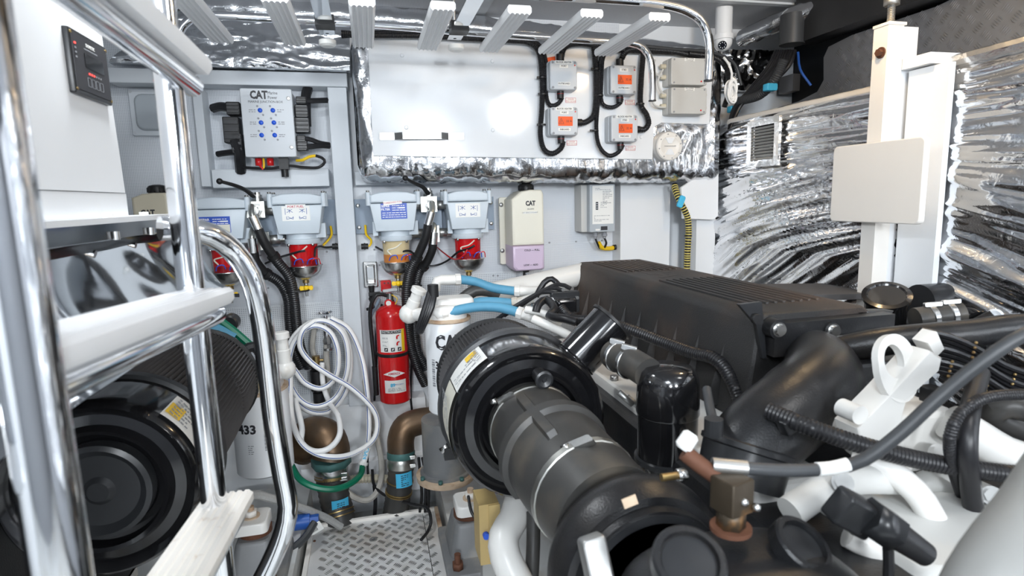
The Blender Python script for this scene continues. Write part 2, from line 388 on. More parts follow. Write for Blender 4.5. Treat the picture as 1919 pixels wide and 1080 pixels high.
# framing of grey painted beams on the back wall
def beam(name, x0, y0, x1, y1, Y, xb=None, d=.1):
    a = P(x0, y0, Y=Y); b = P(x1, y1, Y=Y); cx = (a.x+b.x)/2; cz = (a.z+b.z)/2
    o = MB(); o.rbox(F((cx, Y+d, cz)), abs(b.x-a.x), abs(a.z-b.z), d, .003, .003); return struct(o, name, 'beam')
beam('trim_1', 200, 126, 652, 163, 2.585)
ps = MB(); pa = P(615, 166, Y=2.59); pb = P(651, 166, Y=2.59)
ps.rbox(F(((pa.x+pb.x)/2-.003, 2.69, 1.24)), pb.x-pa.x, 1.36, .1, .003, .003); struct(ps, 'trim_2', 'beam')
beam('trim_3', 359, 165, 396, 350, 2.6)
beam('trim_4', 396, 318, 618, 349, 2.6)
beam('trim_5', 665, 322, 864, 344, 2.62)
# ---------------------------------------------------------------- hull side on the right: foil blankets, tread plate, posts
XR = 1.62
wl = MB().box((XR+.03, -1.6, .2), (XR+.09, YW, 1.74)); struct(wl, 'trim_6', 'midgrey')
def hullfoil(y0, y1, seed, name, label, zt, fan):
    def f(u, v):
        y = y0+(y1-y0)*u; z = .55+(zt-.55)*v
        q = V((XR, y, z)); zz = z + fan*(y-y1)*max(0, min(1, (1.62-z)/.4))
        e = V((seed, y*1.3, zz*10)); d = (1-abs(noise.noise(e))*2.1)*.013+(1-abs(noise.noise(V((seed+4, y*2.2+zz*.8, zz*26)))) * 2)*.009+(1-abs(noise.noise(V((seed+7, y*3.4-zz*.6, zz*50)))) * 2)*.0075
        d += noise.noise(V((seed, y*5, z*5)))*.008
        d *= min(1, (1-u)*(y1-y0)/.09+.05)
        if v > .93: d -= (v-.93)/.07*.015
        return V((XR-.004-d, y, z))
    b = MB(); b.grid(f, int(abs(y1-y0)*100), 230, (.035, 0, 0)); b.solo(name, 'foil', label, 'insulation', 'foil insulation blankets on the hull side', ang=60)
hullfoil(1.50, 2.66, 1.7, 'foil_blanket', 'crumpled silver foil insulation blanket between back wall and white post', 1.765, .65)
hullfoil(-.6, 1.41, 5.2, 'foil_blanket', 'silver foil insulation blanket right of the white post, warm light on top', 1.795, -.3)
# rolled top hem of each blanket
for (ya, yb, za, zb, lab) in ((1.50, 2.45, 1.768, 1.77, 'cream folded edge strip above the left foil blanket'), (.3, 1.42, 1.83, 1.80, 'silver folded edge strip above the right foil blanket')):
    MB().tube([(XR+.01, ya, za), (XR+.01, (ya+yb)/2, (za+zb)/2), (XR+.01, yb, zb)], .018, 8, wr=lambda p: wrn(p, .003, 14)).solo('edge_strip', 'creamwhite' if ya > 1 else 'foilwarm', lab, 'edge strip')
# wall ledge behind the blankets and tread plate set back under the side deck
struct(MB().box((XR, -1.6, 1.735), (1.95, YW, 1.75)), 'trim_7', 'midgrey')
XT = 1.9
def treadbars(b, pts, pitch, L, W, H):
    """five-bar lozenge pattern: pts(i,j)->(frame, ok)"""
    for fr, par in pts:
        ang = PI/4 if par else -PI/4
        du, dv = math.cos(ang), math.sin(ang); nu, nv = -dv, du
        for k in range(-2, 3):
            o = k*pitch*.115; cx, cy = nu*o, nv*o; l = L*(1-.09*abs(k))/2; ww = W/2
            b.add([fr.at(cx-du*l, cy-dv*l), fr.at(cx+nu*ww, cy+nv*ww), fr.at(cx+du*l, cy+dv*l), fr.at(cx-nu*ww, cy-nv*ww), fr.at(cx-du*l*.35, cy-dv*l*.35, H), fr.at(cx+du*l*.35, cy+dv*l*.35, H)],
                  [(0, 3, 4), (3, 2, 5, 4), (2, 1, 5), (1, 0, 4, 5)])
tp = thing('tread_plate_panel', 'dark grey diamond tread plate lining the hull above the foil', 'metal plate', (XT, 1.2, 1.75))
pol = []
for x, y in ((1395, 225), (1440, 208), (1500, 190), (1535, 172), (1547, 150), (1547, 108), (1556, 88), (1600, 66), (1760, 12)):
    p = P(x, y, X=XT); pol.append((-p.y, p.z))
pol += [(-.2, CZ), (.6, CZ), (.6, 1.75), (pol[0][0], 1.75)]
TF = F((XT, 0, 0), (0, -1, 0), (0, 0, 1), (-1, 0, 0))
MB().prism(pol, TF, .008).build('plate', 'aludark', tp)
def inpoly(x, y, po):
    r = False; j = len(po)-1
    for i in range(len(po)):
        if (po[i][1] > y) != (po[j][1] > y) and x < (po[j][0]-po[i][0])*(y-po[i][1])/(po[j][1]-po[i][1])+po[i][0]: r = not r
        j = i
    return r
b = MB(); pts = []; pt = .062
for i in range(-44, 10):
    for j in range(0, 12):
        x = i*pt*.92; y = 1.76+j*pt*.5; 
        if (i+j) % 2 == 0 and False: continue
        if inpoly(x+.03, y, pol) and inpoly(x-.03, y+.01, pol) and inpoly(x, y-.02, pol) or (y < 1.79 and inpoly(x, y, pol)): pts.append((TF.sub(x+(pt*.46 if j % 2 else 0), y, .008), j % 2))
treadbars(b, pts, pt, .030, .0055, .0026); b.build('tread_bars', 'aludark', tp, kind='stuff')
# dark beam over the tread plate
q0 = P(1512, 84, X=1.86); q1 = P(1770, -6, X=1.86)
bm_ = MB(); yv = [q0.y, q1.y, .2]; zz = [q0.z, q1.z, q1.z+.06]
for i in range(2): bm_.add([(1.80, yv[i], zz[i]), (1.80, yv[i], CZ+.01), (1.90, yv[i], CZ+.01), (1.90, yv[i], zz[i]), (1.80, yv[i+1], zz[i+1]), (1.80, yv[i+1], CZ+.01), (1.90, yv[i+1], CZ+.01), (1.90, yv[i+1], zz[i+1])], [(0, 1, 5, 4), (0, 4, 7, 3), (3, 7, 6, 2), (0, 3, 2, 1), (4, 5, 6, 7)])
bm_.solo('deck_beam', 'blacksatin', 'black deck beam running above the tread plate', 'beam')
# the hull post with its bolted head, threaded rod and white board
hp = thing('hull_post', 'tall white hull post with rusty bolt and threaded rod on top', 'post', (1.5, 1.45, 1.0))
A = P(1641, 52, X=1.5); B = P(1614, 535, X=1.5)
yb0 = P(1641, 60, X=1.5).y; yb1 = P(1611, 535, X=1.5).y
ya0 = P(1682, 36, X=1.5).y
m = MB(); m.box((1.5, 1.488, .5), (1.555, 1.54, 1.925)); m.build('post_body', 'creamwhite', hp)
MB().box((1.555, 1.50, .5), (1.62, 1.53, 1.925)).build('post_web', 'white', hp)
MB().box((1.58, P(1766, 300, X=1.58).y, .5), (1.6, P(1692, 300, X=1.58).y, 1.795)).build('side_flange', 'white', hp)
MB().box((1.56, 1.40, 1.80), (1.9, 1.50, 1.83)).build('arm', 'white', hp)
MB().rbox(F((1.53, 1.514, 1.925), (1, 0, 0), (0, 1, 0)), .065, .06, .008, .003, 0).build('cap_plate', 'creamwhite', hp)
rd = MB().tube([(1.53, 1.512, 1.93), (1.53, 1.512, 2.0), (1.53, 1.512, CZ-.01)], .011, 10, corr=(.005, .0015)).build('threaded_rod', 'dullsteel', hp)
MB().hexn((1.53, 1.512, 1.985), (1.53, 1.512, 2.005), .022).build('nut', 'dullsteel', rd)
p = P(1652, 99, X=1.5)
bo = MB(); bo.cyl(p, p-WU*.004, .016); bo.hexn(p-WU*.004, p-WU*.014, .011); bo.build('bolt', 'rust', hp)
# white square board on the post
c4 = [P(1563, 282, X=1.47), P(1735, 254, X=1.47), P(1714, 416, X=1.47), P(1557, 414, X=1.47)]
cy = sum(q.y for q in c4)/4; cz = sum(q.z for q in c4)/4
bw = abs(c4[0].y-c4[1].y); bh = c4[0].z-c4[3].z
m = MB(); m.rbox(F((1.49, cy, cz+.0), (0, -1, .0), (0, 0, 1), (-1, 0, 0)), .325, .238, .018, .014, .003)
m.solo('cover_board', 'creamwhite', 'white rounded square board fixed to the hull post', 'board')
# second post with rounded gusset in the far corner
m = MB().box((1.50, 2.50, .5), (1.60, 2.58, 1.40)); m.solo('hull_rib', 'white', 'white hull rib post in far corner beside yellow striped hose', 'post')
g = [P(x, y, Y=2.46) for x, y in ((1276, 352), (1336, 312), (1346, 318), (1345, 405), (1336, 412), (1280, 410))]
FR0 = F((0, 2.47, 0)); m = MB(); m.prism([(q.x, q.z) for q in g], FR0, .016, .002); m.solo('gusset_plate', 'white', 'white gusset plate with rounded corner under the duct end', 'plate')
# vent grille set into the left blanket
gp = P(1438, 268, X=XR-.02); vg = thing('vent_grille', 'small louvred grey vent grille set in the foil blanket', 'vent', gp)
GF = F(gp+V((-.012, 0, 0)), (0, -1, 0), (0, 0, 1), (-1, 0, 0))
m = MB()
for (a, b_, c_, d_) in ((-.10, .095, .10, .07), (-.10, -.07, .10, -.095), (-.10, .07, -.072, -.07), (.072, .07, .10, -.07)): m.obox(GF.sub((a+c_)/2, (b_+d_)/2), abs(c_-a), abs(b_-d_), .012)
m.build('frame', 'foilwarm', vg); MB().obox(GF.sub(0, 0, -.012), .15, .145, .004).build('back', 'black', vg)
for k in range(11):
    z = .062-k*.0124; f_ = F(GF.at(0, z), GF.u, GF.v*.6+GF.w*.8); MB().obox(f_, .146, .010, .0015).build('louvre', 'boxpale', vg)
# foil over the upper left corner of the back wall
def fl(u, v):
    t = P(318+(656-318)*u, 22+(48-22)*u, Y=2.60); b2 = P(205+(656-205)*u, 118+(133-118)*u, Y=2.55); p = t.lerp(b2, v)
    d = wrn(p, .016, 5, (.7, 1, 2.2))+wrn(p, .006, 17, (.8, 1, 1.6)); return p+WN*(d+.01*math.sin(v*PI))
MB().grid(fl, 110, 46, (0, .05, 0)).solo('foil_blanket', 'foil', 'crumpled foil insulation above the grey beam at upper left', 'insulation', 'foil insulation on the back wall', ang=60)
MB().tube([P(300, 8, Y=2.64), P(700, 36, Y=2.64), P(1000, 68, Y=2.64), P(1330, 112, Y=2.64)], .05, 14, step=.02, wr=lambda p: wrn(p, .012, 9)).solo('foil_roll', 'foil', 'narrow crumpled foil roll where the ceiling meets the back wall', 'insulation', ang=60)
MB().tube([P(1392, 72, Y=2.55), P(1420, 60, Y=2.45), P(1470, 38, Y=2.3), P(1570, 2, Y=2.1), P(1700, -50, Y=1.8)], .035, 12, wr=lambda p: wrn(p, .01, 12)).solo('foil_roll', 'foil', 'foil strip along the right edge of the ceiling', 'insulation', ang=60)
# dark recess behind the tread plate: back board, foil scraps, trunk and looms
def fr_(u, v):
    p = P(1345+110*u, 95+75*v, Y=2.62); return p+WN*wrn(p, .03, 11)
MB().grid(fr_, 40, 30, (0, .03, 0)).solo('foil_scrap', 'foil', 'dark crumpled foil scrap behind the white camera dome', 'insulation', ang=60)
p = P(1485, 70, X=1.78); MB().tube([p+WZ*.09, p, p-WZ*.03], .05, 20, smooth=False).solo('cable_gland', 'cablegrey', 'short grey round cable gland under the deck edge', 'gland')
r = random.Random(3)
for k in range(9):
    j = k*4
    MB().tube([P(1455+j*1.1, 95, X=1.78), P(1440+j*1.2, 125, X=1.74+.01*r.random()), P(1405+j*.9, 168, X=1.70), P(1375+j*.5, 205-j*.3, X=1.66), P(1366, 250, X=1.6)], .008, 8).solo('loom_cable', 'corr', 'black cable in the loom hanging from the round gland', 'cable', 'black loom cables under the deck edge')
MB().tube([P(1470, 112, X=1.72), P(1452, 150, X=1.70), P(1425, 178, X=1.68), P(1385, 190, X=1.66)], .02, 10, corr=(.008, .002)).solo('grey_conduit', 'cablegrey', 'thick grey corrugated conduit curving out of the round gland', 'conduit')
for x, y, l in ((1440, 165, 'upper light blue connector among the black loom cables'), (1372, 206, 'lower light blue connector near the foil blanket corner')):
    MB().rbox(WF(x, y, P(x, y, X=1.68).y), .05, .03, .03, .006, .003).solo('cable_connector', 'bluetag', l, 'connector')
MB().tube([P(1496, 98, X=1.76), P(1500, 130, X=1.8), P(1520, 160, X=1.85)], .005, 8).solo('loom_cable', 'navy', 'dark blue cable hanging in the recess by the tread plate', 'cable')
MB().box(P(1480, 150, X=2.05)-V((.02, .05, .06)), P(1480, 150, X=2.05)+V((.02, .05, .02))).solo('terminal_box', 'aludark', 'dark grey box deep in the recess', 'box')
# ================================================================ BACK WALL EQUIPMENT
# ---- foil wrapped duct box with white cover panel
def duct():
    root = thing('duct_enclosure', 'large foil wrapped duct box with glossy white front panel', 'duct', (.75, 2.6, 1.52))
    x0 = P(664, 200, Y=2.45).x; x1 = P(1352, 200, Y=2.45).x
    zt = 2.09
    def sec(x, k):                        # rounded outline in Y/Z, k = shrink at the ends
        zb = 1.545 - .03*(x-x0)/(x1-x0)
        zc = (zt+zb)/2; hz = (zt-zb)/2*1.0; yc = 2.54; hy = .11; r = .055
        pts = []
        for (cy, cz, a0) in ((yc-hy+r, zb+r, 180), (yc+hy-r, zb+r, 270), (yc+hy-r, zt-r, 0), (yc-hy+r, zt-r, 90)):
            for i in range(9):
                a = math.radians(a0+90*i/8); pts.append(V((x, cy+r*math.cos(a), cz+r*math.sin(a))))
        out = []
        n = len(pts)
        for i in range(n):                # refine the straight sides
            p, q = pts[i], pts[(i+1) % n]; m_ = max(1, int((q-p).length/.016)); out += [p.lerp(q, j/m_) for j in range(m_)]
        return out
    N = 150; vs = []; fs = []; n = None
    for i in range(N+1):
        t = i/N; x = x0+(x1-x0)*t; ed = min(t, 1-t)*(x1-x0); k = 0 if ed > .05 else .05-math.sqrt(max(0, .05**2-(.05-ed)**2))
        s_ = sec(x, 0); n = len(s_) if n is None else n
        s_ = s_[:n]+[s_[-1]]*(n-len(s_))
        for p in s_:
            c = V((x, 2.54, (zt+1.53)/2)); d = p-c; l = max(abs(d.y), 1e-6)
            nrm = V((0, d.y/.11 if abs(d.y) > .09 else 0, d.z/.27 if abs(d.z) > .24 else 0)); nrm = nrm.normalized() if nrm.length > 0 else V((0, -1, 0))
            hid = 1
            dd = wrn(p, .014, 11, (1.5, 1, .8))+wrn(p, .006, 30)
            vs.append(p - nrm*k + nrm*dd*hid)
    for i in range(N):
        for j in range(n): fs.append([i*n+j, i*n+(j+1) % n, (i+1)*n+(j+1) % n, (i+1)*n+j])
    fs += [list(range(n)), [N*n+j for j in range(n)]]
    MB().add(vs, fs).build('foil_wrap', 'foil', root, 'crumpled silver foil', ang=60)
    YP = 2.40
    poly = [P(x, y, Y=YP) for x, y in ((689, 66), (1338, 100), (1330, 233), (1240, 230), (1226, 238), (1223, 299), (700, 292))]
    MB().prism([(p.x, p.z) for p in poly][::-1], F((0, YP+.02, 0)), .02, .0015).build('panel', 'gelcoat', root)
    for x, y in ((754, 104), (923, 115), (762, 239), (924, 244), (922, 78), (1202, 257)):
        q = P(x, y, Y=YP); MB().cyl(q, q+WN*.004, .008, .006, 12).build('screw_cap', 'white', root)
    # bent strap handle
    h = []
    for x, y, o in ((712, 254, .004), (740, 254, .004), (755, 258, .032), (825, 258, .032), (840, 255, .004), (869, 255, .004)):
        q = P(x, y, Y=YP); h.append(V((q.x, YP-o, P(790, 256, Y=YP).z)))
    hm = MB()
    for i in range(5):
        a, c = h[i], h[i+1]; dv = (c-a).normalized(); nn = V((dv.y, -dv.x, 0))
        hm.add([a-WZ*.013, c-WZ*.013, c+WZ*.013, a+WZ*.013, a-WZ*.013+nn*.004, c-WZ*.013+nn*.004, c+WZ*.013+nn*.004, a+WZ*.013+nn*.004], [(0, 1, 2, 3), (4, 7, 6, 5), (0, 4, 5, 1), (1, 5, 6, 2), (2, 6, 7, 3), (3, 7, 4, 0)])
    hd = hm.build('handle', 'steel', root, 'bent brushed steel strap handle')
    for x in (766, 813):
        q = V((P(x, 256, Y=YP).x, YP-.036, P(x, 256, Y=YP).z)); MB().cyl(q, q+WN*.003, .004, n=10).build('rivet', 'dullsteel', hd)
    # round inspection cap
    cf = WF(1256, 274, 2.385)
    cp = MB().lathe(cf.o+V((0, .05, 0)), WN, [(0, .062), (.045, .062), (.05, .058), (.052, .044), (.049, .04), (.049, 0)], 36).build('inspection_cap', 'creamwhite', root, 'round cream screw-in inspection cap')
    for k in range(8):
        a = 2*PI*k/8+.2; q = cf.at(.052*math.cos(a), .052*math.sin(a), .0); MB().cyl(q, q+WN*.003, .003, n=8).build('screw', 'dullsteel', cp)
    for k in (-1, 1): MB().prism([(-.008, k*.012), (.008, k*.012), (.022, k*.036), (-.022, k*.036)][::k], cf.sub(0, 0, -.002), .004).build('grip', 'white', cp)
    text('WINDOW DUMP', .005, cf.sub(0, 0, .003), 'inkgrey', cp)
    return root
duct()
# ---- black corrugated conduits along and down the white panel (each its own run)
def cond(pts, r, label, Y=2.375, corr=(.007, .0016), name='black_conduit', m='corr', group='black conduits on the duct panel', n=10):
    b = MB(); b.tube([P(q[0], q[1], Y=(q[2] if len(q) > 2 else Y)) for q in pts], r, n, corr=corr, step=.012); return b.solo(name, m, label, 'conduit', group)
cond([(640, 62), (700, 66), (790, 67), (880, 72), (960, 76), (992, 80), (1010, 97), (1016, 140), (1016, 200), (1013, 250), (1020, 280), (1036, 288), (1052, 278), (1056, 265)], .0115, 'black conduit along panel top dropping to the lower left heater box')
cond([(640, 68), (720, 61), (800, 62), (900, 66), (975, 72), (1010, 84), (1024, 120), (1024, 178), (1032, 198), (1047, 194), (1054, 183)], .0095, 'black conduit above panel dropping to the upper left heater box', Y=2.385)
cond([(1053, 106), (1056, 92), (1070, 83), (1100, 82), (1150, 92), (1220, 96), (1290, 100), (1335, 112)], .013, 'thick black conduit rising from the upper left heater box to the right')
cond([(1113, 84), (1117, 130), (1117, 190), (1112, 218), (1098, 229), (1090, 230)], .0125, 'thick black conduit descending into the side of the lower left heater box')
cond([(1166, 110), (1172, 98), (1190, 92), (1225, 94), (1270, 98), (1330, 112)], .013, 'thick black conduit curving out of the upper right heater box', Y=2.37)
cond([(1206, 100), (1202, 150), (1201, 195), (1212, 215), (1216, 232), (1208, 243), (1199, 242)], .0125, 'thick black conduit looping into the side of the lower right heater box')
cond([(1165, 94), (1140, 96), (1130, 112), (1128, 150), (1127, 185), (1133, 198), (1150, 201), (1164, 192), (1165, 182)], .009, 'black conduit looping under the upper right heater box', Y=2.38)
cond([(1150, 93), (1132, 100), (1124, 125), (1122, 180), (1118, 240), (1124, 275), (1142, 292), (1160, 285), (1168, 272)], .0095, 'long black conduit looping under the lower right heater box')
cond([(1290, 100), (1340, 108), (1362, 130), (1366, 170), (1358, 200)], .012, 'black conduit dropping behind the grey boxes at the duct end', Y=2.36)
cond([(1180, 84), (1260, 92), (1330, 98), (1375, 118), (1390, 160)], .007, 'thin grey cable above the grey boxes', Y=2.36, corr=None, m='cablegrey')
# cable ties on them
for k, (x, y) in enumerate(((700, 64), (807, 65), (905, 71), (1016, 146), (1018, 177), (1016, 234), (1117, 130), (1124, 179), (1115, 245), (1201, 195))):
    q = P(x, y, Y=2.375); b = MB(); hz = k < 3
    b.lathe(q-(WU if hz else WZ)*.003, WU if hz else WZ, [(0, .0165), (.006, .0165)], 14); b.obox(F(q+(WZ*-.017 if hz else WU*-.018)), .008, .008, .01)
    b.solo('cable_tie', 'black', 'black cable tie around the conduits on the duct panel', 'cable tie', 'cable ties on the duct panel')
# ---- heater boxes
def heater(x0, y0, x1, y1, who, pos, orange, label, hd):
    Y = 2.335; a = P(x0, y0, Y=Y); c = P(x1, y1, Y=Y); w = c.x-a.x; h = a.z-c.z; ce = (a+c)/2
    fr = F(V((ce.x, 2.40, ce.z))); t = thing('heater_box', label, 'junction box', (ce.x, 2.4, c.z), 'block heater boxes on the duct panel')
    MB().rbox(fr, w*1.05, h, .04, .01, .002, back=.002).build('body', 'boxgrey', t)
    MB().rbox(fr.sub(0, 0, .042), w, h*.985, .023, .01, .005).build('lid', 'boxgrey', t)
    T = fr.sub(0, 0, .0655)
    for sx in (-1, 1):
        for sy in (-1, 1):
            q = T.at(sx*w*.4, sy*h*.42); MB().lathe(q, WN, [(0, .005), (.001, .005), (.0005, .002)], 10).build('screw', 'midgrey', t)
    def tag(body, dz, tw, th=.0065):
        l = MB().obox(T.sub(0, dz), tw, .0125, .0006).build('sticker', 'label', t); text(body, th, T.sub(0, dz, .0007), 'ink', t, sx=.95, bold=.0002)
    if hd: tag('BLOCK HEATER', h*.43, w*.62)
    tag(who, h*(.30 if hd else .33), .036); tag(pos, -h*.29, .052)
    if orange:
        MB().obox(T.sub(.004, .0), .062, .037, .0008).build('warning_sticker', 'orange', t, 'orange voltage warning sticker')
        text('32 A', .0085, T.sub(.019, -.0, .001), 'ink', t)
        m = MB(); 
        for i in range(3):
            p, q = [(-.025, -.010), (-.003, -.010), (-.014, .012)][i], [(-.003, -.010), (-.014, .012), (-.025, -.010)][i]
            d = V((q[0]-p[0], q[1]-p[1])); f2 = F(T.at((p[0]+q[0])/2, (p[1]+q[1])/2, .0009), T.u*d.x+T.v*d.y, T.v*d.x-T.u*d.y); m.obox(f2, d.length, .0011, .0003)
        m.obox(F(T.at(-.0145, -.001, .0009), T.u*.4+T.v, T.v*.4-T.u), .012, .0014, .0003); m.build('warning_sign', 'ink', t)
    m = MB().cyl(T.at(w*.4, h*.335), T.at(w*.4, h*.335, .001), .0045, n=3); m.build('red_mark', 'red', t)
    q = fr.at(-.004, -h/2, .03); MB().cyl(q, q-WZ*.028, .0145, .0135).build('gland', 'black', t)
    MB().cyl(q-WZ*.01, q-WZ*.011, .0152).build('seal', 'red', t)
    return fr, w, h, t
f1, w1, h1, t1 = heater(1031, 112, 1083, 169, 'PORT', 'OUTBOARD', 0, 'grey heater box without orange sticker, upper left of the four', 1)
q = f1.at(-.003, h1/2, .03); MB().cyl(q, q+WZ*.03, .016).build('gland', 'black', t1)
f2, w2, h2, t2 = heater(1032, 200, 1084, 254, 'PORT', 'INBOARD', 1, 'grey heater box with orange sticker, lower left marked PORT INBOARD', 1)
q = f2.at(w2/2, -.0, .03); MB().cyl(q, q+WU*.028, .0145).build('gland', 'black', t2)
f3, w3, h3, t3 = heater(1145, 121, 1194, 177, 'STBD', 'OUTBOARD', 1, 'grey heater box with orange sticker, upper right marked STBD OUTBOARD', 0)
q = f3.at(-.003, h3/2, .03); MB().cyl(q, q+WZ*.03, .016).build('gland', 'black', t3)
f4, w4, h4, t4 = heater(1146, 215, 1196, 266, 'STBD', 'INBOARD', 1, 'grey heater box with orange sticker, lower right marked STBD INBOARD', 1)
q = f4.at(w4/2, -.0, .03); MB().cyl(q, q+WU*.022, .0145).build('gland', 'black', t4)
for i, (x, y, l) in enumerate(((1070, 188, 'white danger sticker under the upper left heater box'), (1072, 268, 'white danger sticker under the lower left heater box'), (1181, 192, 'white danger sticker under the upper right heater box'), (1182, 278, 'white danger sticker under the lower right heater box'))):
    f = WF(x, y, 2.3995); o = MB().obox(f, .045, .02, .0006).solo('danger_sticker', 'inkred', l, 'sticker', 'danger stickers on the duct panel')
    MB().obox(f.sub(0, 0, .0003), .042, .0175, .0006).build('paper', 'label', o); text('DANGER', .0048, f.sub(0, .004, .001), 'inkred', o); text('HIGH VOLTAGE', .0042, f.sub(0, -.004, .001), 'inkred', o)
f = F(P(1030, 116, Y=2.399), (1, 0, .18), (-.18, 0, 1)); o = MB().obox(f, .055, .035, .001).solo('warning_plate', 'orange', 'orange warning plate peeking from behind the upper left heater box', 'sticker')
# ---- two grey enclosures
def enc(x0, y0, x1, y1, label):
    Y = 2.325; a = P(x0, y0, Y=Y); c = P(x1, y1, Y=Y); w = c.x-a.x; h = a.z-c.z; ce = (a+c)/2; fr = F(V((ce.x, 2.40, ce.z)))
    t = thing('grey_enclosure', label, 'junction box', (ce.x, 2.4, c.z), 'grey enclosures at the duct end')
    MB().rbox(fr, w*1.02, h, .045, .008, .002).build('body', 'boxpale', t); MB().rbox(fr.sub(0, 0, .046), w, h, .028, .008, .004).build('lid', 'boxpale', t); T = fr.sub(0, 0, .0745)
    for sx in (-1, 1):
        for sy in (-1, 1): q = T.at(sx*w*.42, sy*h*.42); MB().cyl(q, q+WN*.001, .004, n=10).build('screw', 'inkgrey', t)
    MB().obox(T.sub(0, h*.43), .048, .013, .0006).build('sticker', 'label', t); text('FIRE DAMPER', .0045, T.sub(0, h*.43+.003, .0007), 'ink', t); text('CONTROLLER', .0035, T.sub(0, h*.43-.004, .0007), 'ink', t)
    q = T.at(w*.33, -h*.36); MB().cyl(q, q+WN*.001, .0035, n=10).build('red_lamp', 'red', t)
    for sx, dz in ((-1, .25), (-1, -.15), (1, .3), (1, -.2)):
        q = fr.at(sx*w*.5, dz*h, .025); MB().cyl(q, q+WU*sx*.024, .0105, .009, 12).build('gland', 'tankbeige', t)
    return t
enc(1259, 107, 1326, 160, 'upper light grey enclosure at the right end of the duct panel')
enc(1259, 163, 1325, 214, 'lower light grey enclosure at the right end of the duct panel')
for k, (pts, l) in enumerate((([(1228, 112), (1224, 128), (1232, 140), (1250, 146)], 'short grey wire looping into the upper grey enclosure'), ([(1243, 130), (1234, 150), (1238, 170), (1250, 180)], 'short grey wire joining the two grey enclosures'), ([(1223, 182), (1226, 196), (1238, 201), (1252, 200)], 'short grey wire looping into the lower grey enclosure'))):
    MB().tube([P(x, y, Y=2.37) for x, y in pts], .0045, 8, step=.008).solo('grey_wire', 'boxpale', l, 'wire', 'grey wires beside the enclosures')
# ---- white cord coil and dome camera
co = MB(); c0 = P(1371, 172, Y=2.3)
pts = []
for i in range(150):
    a = i*.5; k_ = .8+.25*math.sin(i*.37); pts.append(c0+V(((.019*math.cos(a)+.004*math.sin(i*.9))*k_, .014*math.sin(i*.21), .046*math.sin(a)*k_)))
co.tube(pts, .0042, 6, step=.012); o = co.solo('cord_coil', 'hosewhite', 'white cord wound into a hanging bundle below the camera', 'cord')
MB().tube([P(1357, 108, Y=2.33), P(1366, 120, Y=2.31), P(1372, 138, Y=2.3), P(1370, 155, Y=2.3)], .005, 8).build('lead', 'hosewhite', o)
q = P(1356, 74, Y=2.4)
dc = thing('dome_camera', 'small white dome security camera hanging from the ceiling', 'camera', q)
MB().lathe(q+WZ*.02, -WZ, [(0, .03), (.002, .043), (.022, .042), (.024, .036)], 28).build('base', 'white', dc)
MB().cyl(q+WZ*.02, V((q.x, q.y, CZ)), .036).build('stem', 'white', dc)
eb = MB().ball(q-WZ*.012, .038, 24).build('ball', 'white', dc); dirc = (CAM-q).normalized(); dirc = (dirc+V((-.1, 0, -.35))).normalized()
qq = q-WZ*.012+dirc*.0355; MB().cyl(qq, qq+dirc*.004, .018).build('lens', 'lens', eb)
u, v_ = perp(dirc)
for k in range(8): s_ = qq+dirc*.004+(u*math.cos(k*PI/4)+v_*math.sin(k*PI/4))*.012; MB().cyl(s_, s_+dirc*.0008, .0024, n=8).build('infrared_lamp', 'boxgrey', eb)
# ---- yellow striped hose with blue tag
def striped():
    pts = [P(x, y, Y=Y) for x, y, Y in ((1264, 346, 2.5), (1268, 362, 2.47), (1276, 380, 2.45), (1288, 405, 2.45), (1291, 430, 2.45), (1289, 470, 2.45), (1288, 500, 2.45), (1286, 560, 2.45))]
    t = thing('striped_hose', 'yellow and black striped hose hanging below the duct corner', 'hose', pts[-1])
    MB().tube(pts, .0135, 12, corr=(.01, 0.0)).build('hose', 'black', t)
    sp = spline(pts, .004); L = 0; k = 0
    for i in range(1, len(sp)):
        L += (sp[i]-sp[i-1]).length
        if L > .0098: L = 0; a = (sp[i]-sp[i-1]).normalized(); MB().lathe(sp[i]-a*.0028, a, [(0, .0136), (.0012, .0152), (.0044, .0152), (.0056, .0136)], 12).build('yellow_rib', 'yellowhose', t)
    clip(MB(), pts[0]-WZ*.01, (pts[1]-pts[0]), .016).build('clamp', 'steel', t)
    a = P(1276, 378, Y=2.44); MB().rbox(F(a, (1, 0, -.4), (.4, 0, 1)), .028, .055, .01, .008, .003).build('tag', 'bluetag', t, 'light blue wrap-around tag')
    q = P(1290, 442, Y=2.45); MB().lathe(q-WZ*.003, WZ, [(0, .017), (.006, .017)], 14).build('tie', 'black', t)
striped()
